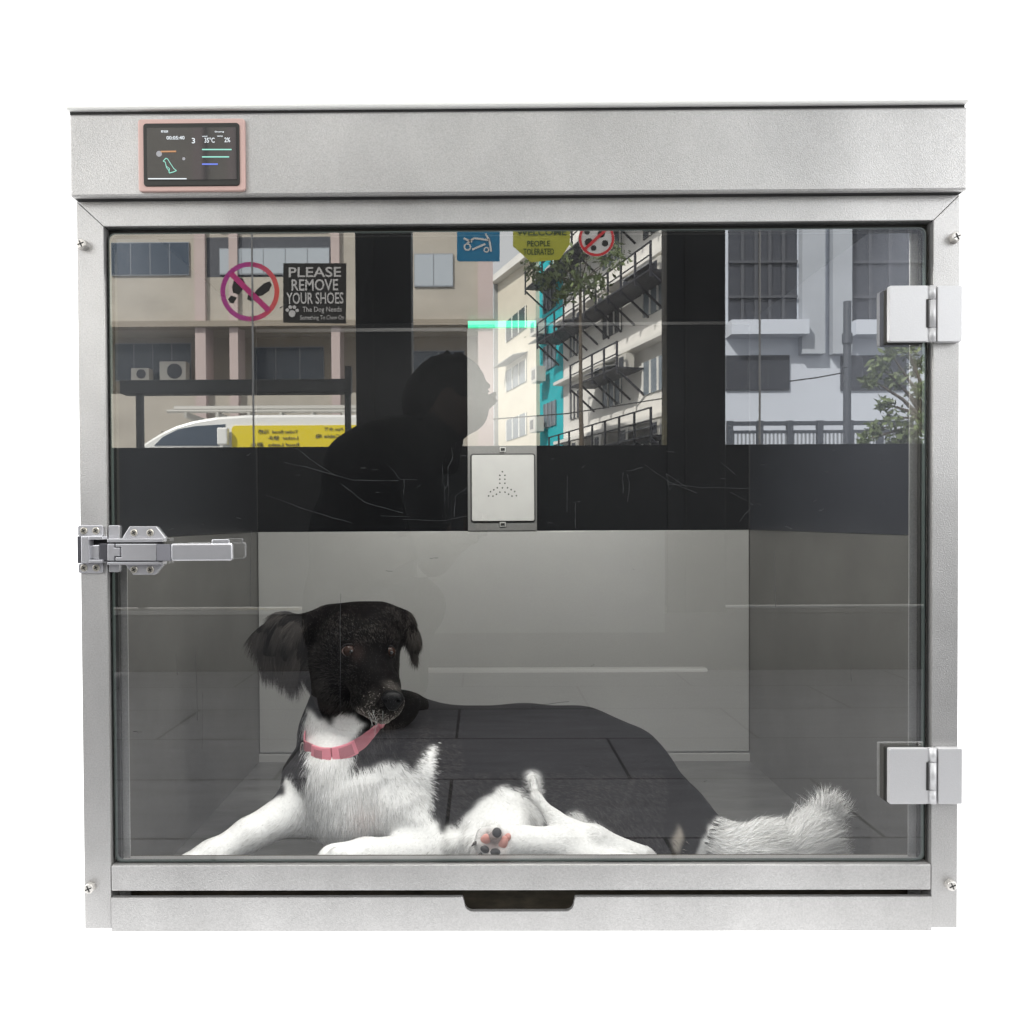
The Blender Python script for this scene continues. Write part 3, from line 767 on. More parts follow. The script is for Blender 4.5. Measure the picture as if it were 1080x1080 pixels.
def make_fur(name, V, Q, N, n, lift, lscale, width, sel=None, parent=None, jitter=.25, segs=3, droop=.15, colvar=.20, attr=dog_attr, soft=2.2, m=FUR, clumps=0, cl=.5, njit=.18):
    T = V[Q]; A = np.linalg.norm(np.cross(T[:, 2]-T[:, 0], T[:, 3]-T[:, 1]), axis=1)*.5
    cen = T.mean(1); nn = N[Q].mean(1)
    wgt = A.copy()
    tocam = CAMP-cen; vis = (nn*tocam).sum(1)/np.linalg.norm(tocam, axis=1); wgt *= np.clip((vis+.45)*3, .12, 1)
    if sel is not None: wgt *= sel(cen, to_px(cen))
    pick = rng.choice(len(Q), n, p=wgt/wgt.sum()); u = rng.random((n, 2))
    t = T[pick]; P = (t[:, 0]*((1-u[:, :1])*(1-u[:, 1:]))+t[:, 1]*(u[:, :1]*(1-u[:, 1:]))+t[:, 2]*(u[:, :1]*u[:, 1:])+t[:, 3]*((1-u[:, :1])*u[:, 1:]))
    Nn = nn[pick]; Nn /= np.linalg.norm(Nn, axis=1, keepdims=True)+1e-9
    fl, fu, c, wh, nr, qq = attr(P, soft)
    fl = fl+rng.normal(0, jitter, fl.shape)
    tg = fl-Nn*(fl*Nn).sum(1, keepdims=True); tg /= np.linalg.norm(tg, axis=1, keepdims=True)+1e-9
    side = np.cross(tg, Nn); side += Nn*rng.normal(0, .5, (n, 1)); side /= np.linalg.norm(side, axis=1, keepdims=True)
    L_ = fu*lscale*rng.uniform(.6, 1.25, n); W = width*rng.uniform(.7, 1.3, n); lf = lift*rng.uniform(.4, 1.5, n)
    tipv = (tg+Nn*lf[:, None]*.55)*L_[:, None]; pull = np.zeros_like(P)
    if clumps:
        cc0 = P[rng.choice(n, clumps, replace=False)]; own = np.zeros(n, int)
        for i in range(0, n, 4000): own[i:i+4000] = ((P[i:i+4000, None, :]-cc0[None])**2).sum(2).argmin(1)
        mean = np.zeros((clumps, 3)); cnt = np.zeros(clumps); np.add.at(mean, own, P+tipv); np.add.at(cnt, own, 1); mean /= np.maximum(cnt, 1)[:, None]
        pull = (mean[own]-(P+tipv))*cl; lim = np.linalg.norm(pull, axis=1, keepdims=True); pull *= np.minimum(1, L_[:, None]*.8/(lim+1e-9))
    Nsh = Nn+rng.normal(0, njit, Nn.shape); Nsh /= np.linalg.norm(Nsh, axis=1, keepdims=True)
    Vs = []; Ns = []
    for s in range(segs+1):
        tt = s/segs
        p = P-Nn*(L_*.05)[:, None]+(tg+Nn*lf[:, None])*(L_*tt)[:, None]+np.array([0, 0, -1])*(droop*L_*tt*tt)[:, None]-Nn*(lf*L_*.45*tt*tt)[:, None]+pull*tt**1.3
        p[:, 2] = np.maximum(p[:, 2], ZF)
        p[:, 1] = np.maximum(p[:, 1], YG+.012)
        wv = side*(W*(1-tt**1.6)*.5+.00004)[:, None]
        Vs += [p-wv, p+wv]; nv = Nsh; Ns += [nv, nv]
    VV = np.stack(Vs, 1); NN = np.stack(Ns, 1); k = 2*(segs+1)
    base = np.arange(n)[:, None]*k; QQ = np.concatenate([base+np.array([2*s, 2*s+1, 2*s+3, 2*s+2]) for s in range(segs)], 0)
    c = np.clip(c*(1+rng.normal(0, colvar, (n, 1))), 0.001, .92)
    cc = np.repeat(c[:, None, :], k, 1)
    return np_mesh(name, VV.reshape(-1, 3), QQ, m, parent, True, cc.reshape(-1, 3), NN.reshape(-1, 3))


make_fur('coat', DV, DQ, DN, 100000, .16, 1.0, .00065, lambda c, q: np.where(q[:, 0] < 485, 1., np.where(inpoly(q, WHITE[1]) | ((q[:, 1] > 815) & (q[:, 0] < 700)), .7, .05))*((q[:, 1] > 760) | (q[:, 0] > 445)), dog, clumps=5000, cl=.25)
make_fur('face_fur', DV, DQ, DN, 26000, .16, 1.0, .0006, lambda c, q: 1.*((q[:, 1] < 768) & (q[:, 0] > 318) & (q[:, 0] < 448)), dog, clumps=1500, cl=.3, soft=1.2)
make_fur('tail_fur', DV, DQ, DN, 26000, .50, 1.0, .0006, lambda c, q: 1.*((q[:, 0] > 742) & inpoly(q, WHITE[2])), dog, jitter=.30, segs=5, droop=.05, njit=.3, clumps=1100, cl=.28)


def earsel(c, q):
    d = np.min([p.d(c) for p in ears], 0); d2 = np.min([p.d(c) for p in head if not p.sub], 0); return 1.*((d < .004) & (d2 > .002))


make_fur('ear_fur', DV, DQ, DN, 10000, .10, 1.15, .0008, earsel, dog, jitter=.16, segs=4, droop=.35, clumps=420, cl=.35)

# eyes
EYE = mat('eye_amber', (.022, .012, .009), .14, 0, spec=.12); PUP = mat('pupil', (.002, .002, .002), .05, 0, coat=1.)
LIDB = mat('black_lid', (.006, .005, .005), .6, spec=.1); LID = mat('eyelid_rim', (.085, .058, .052), .5); NOSE = mat('nose_leather', (.003, .003, .0035), .5, 0, bump=.4, bscale=450, spec=.15)
face = Vector(at(410, 740, 1.115)-at(380, 690, 1.25)).normalized()
for ex, ey, er, w_ in ((368.5, 686.5, .0100, 1.), (411, 687.5, .0090, .62)):
    s = Vector(raysurf(prims, ex, ey, 1.05, 1.4)); tc = (Vector(CAMP)-s).normalized()
    c = s-tc*er*.52; rot = tc.to_track_quat('Z', 'Y').to_matrix()
    e = obj('eye', MB().sphere(c, er, 20, 14, rot), EYE, dog, 0, True)
    gz = (tc*.8+face*.5+Vector((.25, 0, .05))).normalized(); obj('pupil', MB().sphere(c+gz*er*.44, er*.60, 16, 10), PUP, e, 0, True)
    up = Vector((0, 0, 1)); rt = tc.cross(up).normalized()*-1; up = rt.cross(tc)*-1 if rt.cross(tc).z < 0 else rt.cross(tc)
    ring = []
    for k in range(25):
        a = 2*math.pi*k/24; ring.append(c+tc*(er*.62-abs(math.cos(a))*er*.25)+rt*math.cos(a)*er*.98*w_+up*math.sin(a)*er*.66)
    obj('eyelid', MB().tube(ring, .0010, 6), LID, e, 0, True)
    for sg in (1, -1):
        arc = []
        for k in range(13):
            a = math.pi*k/12*sg; arc.append(c+tc*(er*.50-abs(math.cos(a))*er*.30)+rt*math.cos(a)*er*1.10*w_+up*math.sin(a)*er*.88)
        obj('lid_fold', MB().tube(arc, [.0008]+[.0024]*11+[.0008], 8), LIDB, e, 0, True)
# nose pad
s = Vector(raysurf(prims, 413, 738, 1.0, 1.3))
nprim = [Prim('e', np.array(s)+[.001, .004, .001], (.0150, .011, .0105), 0, 0, k=.004), Prim('e', np.array(s)+[.001, .002, -.007], (.0085, .009, .008), 0, 0, k=.006),
         Prim('e', np.array(s)+[-.0070, -.0075, -.0010], (.0032, .006, .0026), 0, 0, k=.002, sub=True), Prim('e', np.array(s)+[.0085, -.0065, -.0010], (.0030, .006, .0026), 0, 0, k=.002, sub=True),
         Prim('c', np.array(s)+[.0012, -.0085, -.003], np.array(s)+[.0012, -.006, -.014], .0006, .0006, k=.0015, sub=True)]
nv, nq = field_mesh(nprim, .0009); nn_ = vnormals(nv, nq)
if (nn_*(nv-nv.mean(0))).sum() < 0: nq = nq[:, ::-1]
np_mesh('nose', nv, nq, NOSE, dog)
# pads of the hind foot
PADP = mat('pink_pad', (.58, .27, .23), .55, 0, bump=.5, bscale=500); PADB = mat('black_pad', (.02, .02, .022), .5, 0, bump=.6, bscale=500)


def pad(px, py, rx, rz, ang, m):
    s = Vector(raysurf(prims, px, py, 1.03, 1.25)); R_ = Matrix.Rotation(ang, 3, 'Y')
    obj('paw_pad', MB().sphere(s+Vector((0, .001, 0)), (rx, .0045, rz), 18, 12, R_), m, dog, 0, True)


pad(513, 885, .0088, .0062, -.5, PADP); pad(524, 878.5, .0062, .0066, .2, PADB); pad(511.5, 896, .0066, .0048, .5, PADB); pad(522.5, 899, .0072, .0048, .0, PADB)
pad(530, 890, .0066, .0105, .35, PADP); pad(535, 884, .0045, .0065, .5, PADP)
CLW = mat('claw_horn', (.03, .025, .02), .35)
for x, y in ((499, 889), (505, 900)):
    s = Vector(raysurf(prims, x+4, y, 1.03, 1.25)); obj('claw', MB().tube([s+Vector((0, .003, 0)), s+Vector((-.004, -.001, -.001)), s+Vector((-.007, -.001, -.004))], [.0022, .0018, .0005], 8), CLW, dog, 0, True)

# collar
CLR = mat('pink_webbing', (.56, .19, .23), .65, 0, var=.06, vscale=80, bump=.8, bscale=900); CLB = mat('pink_buckle', (.90, .30, .37), .35)
fpts = [(322, 787), (327, 791.5), (333, 795.5), (342, 798), (352, 797.5), (362, 794.5), (372, 790.5), (382, 784), (391, 776.5), (398, 769.5), (404, 762)]
fp = [Vector(raysurf(torso, x, y, 1.05, 1.38)) for x, y in fpts]
fp = [p+(Vector(CAMP)-p).normalized()*.0045 for p in fp]
for _ in range(4): fp = [fp[0]]+[(fp[i-1]+fp[i]*2+fp[i+1])/4 for i in range(1, len(fp)-1)]+[fp[-1]]
loop_ = fp+[fp[-1]+Vector((.014, .035, .012)), Vector(at(398, 758, 1.33)), Vector(at(362, 750, 1.37)), Vector(at(332, 760, 1.34)), fp[0]+Vector((-.004, .03, .008))]
ctr = sum(loop_, Vector())/len(loop_); m_ = len(loop_); SUB = 6


def cpt(u):
    i = int(math.floor(u)); f = u-i; a, b, c, d = (loop_[(i+k) % m_] for k in (-1, 0, 1, 2))
    return .5*((2*b)+(c-a)*f+(2*a-5*b+4*c-d)*f*f+(3*b-a-3*c+d)*f**3)


def band(name, u0, u1, hb, off, th, m, parent, closed=False, bev=.0004):
    n_ = max(3, int((u1-u0)*SUB)); vs = []
    for i in range(n_+(0 if closed else 1)):
        u = u0+(u1-u0)*i/n_; p = cpt(u); t = (cpt(u+.05)-cpt(u-.05)).normalized(); o_ = p-ctr; o_.z = 0; o_ = (o_-t*o_.dot(t)).normalized(); q = t.cross(o_).normalized()
        if q.z < 0: q = -q
        p = p+o_*off; vs += [p-q*hb, p+q*hb, p+q*hb+o_*th, p-q*hb+o_*th]
    k = len(vs)//4; fs = [(i*4+j, ((i+1) % k)*4+j, ((i+1) % k)*4+(j+1) % 4, i*4+(j+1) % 4) for i in range(k if closed else k-1) for j in range(4)]
    if not closed: fs += [(0, 1, 2, 3), (k*4-1, k*4-2, k*4-3, k*4-4)]
    return obj(name, MB().add(vs, fs), m, parent, bev)


collar = band('collar', 0, m_, .0098, 0, .0022, CLR, dog, True)
band('buckle', 1.5, 3.7, .0108, .0018, .0042, CLB, collar, bev=.0014)
band('buckle_recess', 1.95, 2.9, .0068, .0058, .0008, CLR, collar)
band('buckle', 3.8, 6.3, .0106, .0018, .0034, CLB, collar, bev=.0014)
band('webbing_fold', 4.5, 5.9, .0078, .0050, .0010, CLR, collar)
p = fp[0]; ring = [p+Vector((-.004+.003*math.cos(a), 0, -.004+.009*math.sin(a))) for a in np.linspace(0, 2*math.pi, 17)]; obj('ring', MB().tube(ring, .0009, 6), BOLT, collar, 0, True)
# whiskers
mb = MB()
for k in range(9):
    x = 393+random.uniform(-6, 12); y = 752+random.uniform(-6, 6); s = Vector(raysurf(prims, x, y, 1.03, 1.3)); dr_ = Vector((random.uniform(-.4, .5), -.5, random.uniform(-1, -.3))).normalized()
    mb.tube([s, s+dr_*.012, s+dr_*.022+Vector((0, 0, -.006))], [.00025, .0002, .00005], 4)
obj('whisker', mb, mat('whisker_hair', (.5, .5, .48), .5), dog)


# ------------------------------------------------------------------ the shop front and street the glass mirrors
TILE = bpy.data.materials.new('slate_floor_tiles'); TILE.use_nodes = True
def tile_mat(m, ox, oy, w_, h_):
    nt = m.node_tree; N = nt.nodes; L = nt.links; b = N['Principled BSDF']
    tc = N.new('ShaderNodeTexCoord'); mp = N.new('ShaderNodeMapping'); mp.inputs['Location'].default_value = (ox, oy, 0)
    L.new(tc.outputs['Object'], mp.inputs[0])
    br = N.new('ShaderNodeTexBrick'); br.offset = .5; br.squash = 1; br.inputs['Scale'].default_value = 1
    br.inputs['Brick Width'].default_value = w_; br.inputs['Row Height'].default_value = h_; br.inputs['Mortar Size'].default_value = .0035; br.inputs['Mortar Smooth'].default_value = .1
    br.inputs['Color1'].default_value = (.11, .11, .122, 1); br.inputs['Color2'].default_value = (.125, .125, .137, 1); br.inputs['Mortar'].default_value = (.012, .012, .014, 1)
    L.new(mp.outputs[0], br.inputs['Vector'])
    n = N.new('ShaderNodeTexNoise'); n.inputs['Scale'].default_value = 6; n.inputs['Detail'].default_value = 8
    m2 = N.new('ShaderNodeMapping'); m2.inputs['Scale'].default_value = (1, 5, 1); L.new(tc.outputs['Object'], m2.inputs[0]); L.new(m2.outputs[0], n.inputs['Vector'])
    r = N.new('ShaderNodeMapRange'); r.inputs['From Min'].default_value = .3; r.inputs['From Max'].default_value = .7; r.inputs['To Min'].default_value = .82; r.inputs['To Max'].default_value = 1.15
    L.new(n.outputs['Fac'], r.inputs[0]); v = N.new('ShaderNodeVectorMath'); v.operation = 'MULTIPLY'; L.new(br.outputs['Color'], v.inputs[0]); L.new(r.outputs[0], v.inputs[1]); L.new(v.outputs[0], b.inputs['Base Color'])
    b.inputs['Roughness'].default_value = .5


T0 = RV(665, 823, 1.606)
tile_mat(TILE, -T0[0], -(T0[1]-.3*4), .69, .30)
fl = obj('floor', MB().box(-2.4, 2.6, -1.80, -.215, -.03, 0), TILE); tag(fl, kind='structure')
st = obj('street', MB().box(-60, 60, -90, -1.95, -.12, -.05), mat('asphalt', (.11, .11, .11), .9, var=.3, vscale=3)); tag(st, kind='structure')

ceil = obj('shade_ceiling', MB().box(-3.2, 3.2, -1.9, 2.2, 2.75, 2.85), mat('shade_ceiling_paint', (.7, .7, .68), .9)); tag(ceil, kind='structure')  # unseen ceiling slab added to shade the shop floor and person
BFR = mat('black_shopfront', (.015, .0155, .017), .4, 0, spec=.2); GFR = mat('grey_kick_plate', (.028, .028, .031), .4, .2); SILL = mat('bright_sill', (.62, .62, .6), .35, .4); SILD = mat('dull_sill', (.16, .16, .16), .4, .3)
sf = thing('shopfront', 'black framed shop front with low dark panels, mirrored in the glass door', 'shopfront')


def vbox(px0, py0, px1, py1, D, th):
    a = RV(px0, (py0+py1)/2, D)[0]; b = RV(px1, (py0+py1)/2, D)[0]; c = RV((px0+px1)/2, py1, D)[2]; d = RV((px0+px1)/2, py0, D)[2]; y = ry(D)
    return min(a, b), max(a, b), y-th, y, c, d


DS = 2.78
zt = RV(540, 470, DS)[2]; ys = ry(DS)
obj('low_panel', MB().box(-2.4, 2.6, ys-.05, ys, .215, zt), BFR, sf, .002)
obj('kick_plate', MB().box(-2.4, 2.6, ys-.05, ys+.012, .0, .19), GFR, sf, .002)
obj('sill', MB().box(-2.4, RV(435, 700, DS)[0], ys-.05, ys+.02, .1905, .206), SILD, sf, .002)
obj('sill', MB().box(RV(765, 700, DS)[0], 2.6, ys-.05, ys+.02, .1905, .206), GFR, sf, .002)
obj('door_panel', MB().box(RV(440, 600, DS)[0], RV(700, 600, DS)[0], ys+.001, ys+.016, .125, .465), mat('door_panel_grey', (.10, .10, .105), .45), sf, .002)
obj('door_sill', MB().box(RV(437, 700, DS)[0], RV(742, 700, DS)[0], ys+.0125, ys+.05, .0, .012), SILL, sf, .002)
for x0, x1 in ((375, 434), (703, 765)):
    b = vbox(x0, 200, x1, 470, DS, .08); obj('frame_post', MB().box(b[0], b[1], b[2], b[3]+.004, 0, 2.5), BFR, sf, .004)
    cx_ = b[0]+(b[1]-b[0])*.32; obj('post_joint', MB().box(cx_-.002, cx_+.002, b[3]+.0045, b[3]+.007, 0, 2.5), DARK, sf)
for px in (266, 802): x = RV(px, 350, DS)[0]; obj('glass_joint', MB().box(x-.0018, x+.0018, ys-.012, ys-.001, zt, 2.5), mat('joint_grey', (.3, .3, .3), .4), sf)
obj('head_rail', MB().box(-2.4, 2.6, ys-.08, ys+.01, 2.5, 2.7), BFR, sf)
wg = MB(); wg.add([(-2.4, ys-.02, zt), (2.6, ys-.02, zt), (2.6, ys-.02, 2.5), (-2.4, ys-.02, 2.5)], [(0, 1, 2, 3)]); obj('window_glass', wg, glass('shop_glass', .03, (.93, .95, .96)), sf)

# stickers on the shop glass
DG = DS+.012
SB = mat('sticker_black', (.03, .028, .026), .5); SW = mat('sticker_white', (.75, .73, .70), .5); SP = mat('sticker_pink', (.62, .05, .24), .5); SO = mat('sticker_orange', (.85, .17, .10), .5)
SBL = mat('sticker_blue', (.01, .20, .38), .5); SG = mat('sticker_yellow', (.50, .50, .06), .5); SR = mat('sticker_red', (.75, .04, .05), .5); SDK = mat('sticker_dark_green', (.05, .09, .03), .5)
yg = ry(DG)+.002


def rv2(px, py, D=DG): p = RV(px, py, D); return (p[0], p[2])


def vtext(name, body, px, py, wpx, hpx, m, parent, D=DG, flip=False, bold=0., yo=.003):
    p = RV(px, py, D); sc = D/FPX; return text_obj(name, body, (p[0], p[1]+yo, p[2]), wpx*sc, hpx*sc, m, parent, flip, bold)


sgn = thing('shoe_sign', 'black square sign asking visitors to remove their shoes, on the shop window', 'sign')
obj('board', MB().prism([rv2(299, 278), rv2(365.5, 278), rv2(365, 341.5), rv2(299, 340.5)], yg, yg+.002), SB, sgn)
for b_, y_, w_, h_ in (('PLEASE', 287.5, 55, 10.5), ('REMOVE', 301, 49, 12), ('YOUR SHOES', 315, 60, 12)): vtext('lettering', b_, 332.5, y_, w_, h_, SW, sgn, bold=.012, yo=.006)
vtext('lettering', 'The Dog Needs', 340, 327.5, 41, 7, SW, sgn, yo=.006); vtext('lettering', 'Something To Chew On', 340, 336, 46, 6, SW, sgn, yo=.006)
for dx, dy, r in ((0, 2.2, 3.6), (-5, -1.5, 1.8), (-2, -4.6, 1.9), (2.2, -4.6, 1.9), (5.2, -1.2, 1.8)):
    p = rv2(308.5+dx, 329+dy); obj('paw_mark', MB().cyl((p[0], yg+.003, p[1]), (0, 1, 0), r*DG/FPX, .001, 14), SW, sgn)
ns = thing('no_shoes_symbol', 'pink ring and slash over two shoe prints, sticker left of the black sign', 'sign')


def ringmesh(cx, cy, ro, ri, y, th=.001, n=48):
    c = rv2(cx, cy); s = DG/FPX; mb = MB(); vs = []
    for k in range(n):
        a = 2*math.pi*k/n
        for r in (ro, ri):
            for yy in (y, y+th): vs.append((c[0]+r*s*math.cos(a), yy, c[1]+r*s*math.sin(a)))
    fs = []
    for k in range(n):
        a = k*4; b = ((k+1) % n)*4
        fs += [(a, b, b+2, a+2), (a+1, a+3, b+3, b+1), (a, a+1, b+1, b), (a+2, b+2, b+3, a+3)]
    return mb.add(vs, fs)


def bar(a, b, w_, y, th=.001):
    a = Vector(rv2(*a)); b = Vector(rv2(*b)); t = b-a; nn = Vector((-t.y, t.x)).normalized()*w_*DG/FPX/2
    return MB().prism([a-nn, b-nn, b+nn, a+nn], y, y+th)


PKG = bpy.data.materials.new('pink_orange_ring'); PKG.use_nodes = True
_n = PKG.node_tree; tc = _n.nodes.new('ShaderNodeTexCoord'); sx = _n.nodes.new('ShaderNodeSeparateXYZ'); _n.links.new(tc.outputs['Generated'], sx.inputs[0])
cr = _n.nodes.new('ShaderNodeValToRGB'); cr.color_ramp.elements[0].color = (.50, .05, .30, 1); cr.color_ramp.elements[0].position = .4; cr.color_ramp.elements[1].color = (.90, .14, .10, 1)
_n.links.new(sx.outputs[0], cr.inputs[0]); _n.links.new(cr.outputs[0], _n.nodes['Principled BSDF'].inputs['Base Color'])
obj('ring', ringmesh(264, 308, 31, 26, yg+.003), PKG, ns); obj('slash', bar((244, 289), (284, 328), 6, yg+.0045), SP, ns)
for pts in ([(247, 296), (251, 293), (256, 294), (259, 299), (256, 306), (252, 311), (246, 309), (245, 303)], [(244, 312), (250, 314), (247, 320), (243, 320), (241, 316)],
            [(272, 305), (279, 299), (285, 297), (287, 301), (284, 307), (277, 312), (271, 313), (268, 310)], [(262, 311), (267, 313), (270, 316), (265, 318), (261, 316)]):
    obj('shoe_print', MB().prism([rv2(*p) for p in pts], yg+.001, yg+.002), SB, ns)
bs = thing('pushchair_sign', 'blue square sticker with a pale cart outline at the window top', 'sign')
obj('board', MB().prism([rv2(*p) for p in ((482, 232), (527, 232), (527, 276), (484, 276), (482, 274))], yg, yg+.002), SBL, bs)
obj('wheel', ringmesh(493, 261, 4, 2.4, yg+.003), SW, bs); obj('wheel', ringmesh(513, 264, 3, 1.6, yg+.003), SW, bs)
for a_, b_ in (((493, 257), (500, 252)), ((500, 252), (516, 254)), ((516, 254), (518, 266)), ((498, 264), (512, 258)), ((512, 247), (516, 254)), ((489, 252), (498, 256))): obj('outline', bar(a_, b_, 2, yg+.0045), SW, bs)
ws = thing('octagon_sign', 'yellow green octagonal warning sticker reading people tolerated', 'sign')
obj('board', MB().prism([rv2(*p) for p in ((541, 232), (601, 232), (601, 258), (590, 274), (560, 277), (541, 260))], yg, yg+.002), SG, ws)
vtext('lettering', 'WELCOME', 571, 245.5, 52, 7, SDK, ws, bold=.02, yo=.006); vtext('lettering', 'PEOPLE', 568, 257.5, 24, 6, SDK, ws, bold=.01, yo=.006); vtext('lettering', 'TOLERATED', 568, 266, 32, 6.5, SDK, ws, bold=.01, yo=.006)
rs = thing('red_ring_sign', 'round white sticker with a red ring and slash over dark shapes', 'sign')
c_ = rv2(629, 252); obj('disc', MB().cyl((c_[0], yg, c_[1]), (0, 1, 0), 19*DG/FPX, .001, 32), SW, rs)
obj('ring', ringmesh(629, 252, 18.5, 16, yg+.002), SR, rs); obj('slash', bar((616, 264), (642, 240), 3, yg+.0035), SR, rs)
for x_, y_, r_ in ((621, 256, 4.5), (634, 247, 4), (626, 262, 3), (638, 257, 3.5), (619, 245, 3)):
    p = rv2(x_, y_); obj('shape', MB().cyl((p[0], yg+.0012, p[1]), (0, 1, 0), r_*DG/FPX, .001, 9), SB, rs)

# outdoor table
DT = 3.3; TB = mat('black_table_metal', (.02, .02, .02), .5)
tb = thing('outdoor_table', 'black metal table standing outside the shop window', 'table')
a = vbox(126, 400, 368, 414.5, DT, .03); obj('table_top', MB().box(a[0], a[1], a[2]-.04, a[3], a[4], a[5]), TB, tb, .004)
for px in (145, 366):
    x = RV(px, 440, DT)[0]; obj('leg', MB().box(x-.011, x+.011, a[3]-.04, a[3]-.012, -.05, a[4]), TB, tb)
x = RV(367, 390, DT)[0]; obj('upright', MB().box(x-.012, x+.012, a[3]-.03, a[3], a[4], a[5]+.05), TB, tb)

# left building
def wmat(n, c, r=.85, v=.08): return mat(n, c, r, var=v, vscale=.6, vstretch=(1, 1, 2))


BEI = wmat('beige_render', (.43, .395, .34), v=.16); BEI2 = wmat('shaded_beige_render', (.30, .26, .21)); PKC = wmat('pinkish_column', (.50, .41, .39)); WDK = mat('dark_window_glass', (.05, .07, .10), .12); WFR = mat('window_frame_grey', (.25, .27, .3), .5)  # BEI2 carries the overhang's brown shade in its colour
WLT = mat('pale_window_glass', (.42, .46, .50), .2); DGR = mat('dark_grey_opening', (.045, .05, .065), .5)


def building(name, label, D, px0, px1, ztop, depth, m, z0=-.05, x0=None):
    t = thing(name, label, 'building'); b = vbox(px0, 200, px1, 500, D, depth)
    obj('wall', MB().box(b[0] if x0 is None else x0, b[1], b[2], b[3], z0, ztop), m, t); return t


def window(t, rect, D, panes, glassm=WDK, fw=1.1, framem=WFR):
    b = vbox(*rect, D, 0); y = ry(D)
    f = obj('window', MB().box(b[0], b[1], y+.002, y+.05, b[4], b[5]), framem, t); w_ = (b[1]-b[0])/panes; q = fw*D/FPX
    mb = MB()
    for k in range(panes): mb.box(b[0]+k*w_+q*.5, b[0]+(k+1)*w_-q*.5, y+.051, y+.06, b[4]+q, b[5]-q)
    obj('pane', mb, glassm, f); return f


DB = 24.
lb = building('beige_building', 'beige apartment block across the street, left in the glass reflection', DB, 20, 520, 12, 8, BEI, z0=RV(300, 343, DB)[2])
yb = ry(DB)
b = vbox(20, 343, 520, 470, DB, 0); obj('ground_floor_wall', MB().box(b[0], b[1], yb-8, yb-1.6, -.05, b[5]), BEI2, lb)
b = vbox(20, 340, 520, 346, DB, 0); obj('ledge', MB().box(b[0], b[1]+.05, yb-.2, yb+.25, b[4], b[5]), BEI2, lb)
b = vbox(20, 414, 520, 470, DB, 0); obj('parapet', MB().box(b[0], b[1], yb-1.0, yb-.1, -.05, b[5]), BEI, lb)
b = vbox(20, 414, 520, 470, DB, 0)
for x0, x1 in ((207, 218), (350, 359), (243, 252), (504, 520)):
    b = vbox(x0, 200, x1, 470, DB, 0); obj('column', MB().box(b[0], b[1], yb-.6, yb+.12, -.05, 12), PKC, lb)
for r_, n_, g_ in (((118, 256, 200, 291), 4, WDK), ((118, 215, 200, 240), 4, WDK), ((232, 262, 348, 290), 5, WLT), ((232, 215, 345, 245), 4, WDK), ((437, 268, 478, 303), 2, WLT), ((385, 262, 425, 292), 2, WDK)): window(lb, r_, DB, n_, g_)
b = vbox(218, 250, 350, 292, DB, 0); obj('recess', MB().box(b[0], b[1], yb+.0005, yb+.0015, b[4], b[5]), DGR, lb)
DB2 = DB+1.6
for r_, n_, g_ in (((122, 362, 202, 402), 4, WDK), ((266, 366, 342, 402), 3, WDK), ((436, 370, 490, 405), 2, WDK)): window(lb, r_, DB2, n_, g_)
acm = mat('air_con_white', (.62, .60, .55), .5)
DA = DB+.9


def aircon(px0, py0, px1, py1, D, label, fan=True, group=None, xyz=None):
    t = thing('air_conditioner', label, 'air conditioner', group); b = vbox(px0, py0, px1, py1, D, .35)
    obj('case', MB().box(*b), acm, t, .02); c = ((b[0]+b[1])/2+(b[1]-b[0])*.08, b[3]+.002, (b[4]+b[5])/2)
    obj('fan', MB().cyl(c, (0, 1, 0), (b[5]-b[4])*.38, .02, 20), DGR, t); obj('bracket', MB().box(b[0]+.05, b[1]-.05, b[2], b[3]-.02, b[4]-.08, b[4]-.01), TB, t)


aircon(138, 388, 157, 401, DA, 'small air conditioner at far left under the beige block')
aircon(168, 381, 196, 402, DA, 'cream air conditioner box with round fan under the beige block')

# van
DVN = 11.8; yv = ry(DVN)
VW = mat('van_white_paint', (.78, .78, .76), .3, coat=.6); VY = mat('van_yellow_panel', (.72, .58, .01), .45); VT = mat('van_text_grey', (.10, .09, .03), .6); RUB = mat('tyre_rubber', (.02, .02, .02), .8); RIM = mat('wheel_rim', (.5, .5, .5), .3, .8)
van = thing('parked_van', 'white van with yellow lettered side panel parked across the street', 'van')
vp = [(148, 470), (160, 462), (172, 455), (185, 449), (204, 443.5), (228, 439.5), (260, 437.5), (330, 437), (440, 437.5), (478, 441), (486, 452), (490, 520)]
prof = [RV(x, y, DVN) for x, y in vp]; zb = .25
pts = [(p[0], p[2]) for p in prof]; x_end = pts[-1][0]; x_nose = pts[0][0]-.75
pts = [(x_nose, zb), (x_nose-.02, .75), (x_nose+.1, .98)]+pts[:-1]+[(x_end, .9), (x_end, zb)]
obj('van_body', MB().prism(pts, yv-1.7, yv), VW, van, .04)
b = [RV(x, y, DVN) for x, y in ((163, 470), (172, 461), (188, 453), (206, 449.5), (238, 447.5), (231, 470))]; obj('side_window', MB().prism([(p[0], p[2]) for p in b], yv-.01, yv+.012), WDK, van)
b = vbox(245, 448.5, 470, 500, DVN, 0); yp = obj('yellow_panel', MB().prism(roundrect(b[0], b[1], b[4], b[5], .05), yv+.002, yv+.02), VY, van)
for b_, x_, y_, w_ in (('Toilet Bowl  马桶', 294, 455.5, 42), ('Locker  锁头', 299, 462, 32), ('Roof Leaks  漏水', 290, 469, 52), ('Pipe 水管', 352, 453, 20), ('Cable 电', 346, 460, 26)): vtext('lettering', b_, x_, y_, w_, 4.6, VT, yp, DVN, True, .02, .03)
b = vbox(232, 452, 243, 470, DVN, 0); obj('mirror', MB().box(b[0], b[1], yv+.03, yv+.15, b[4], b[5]), VW, van, .02)
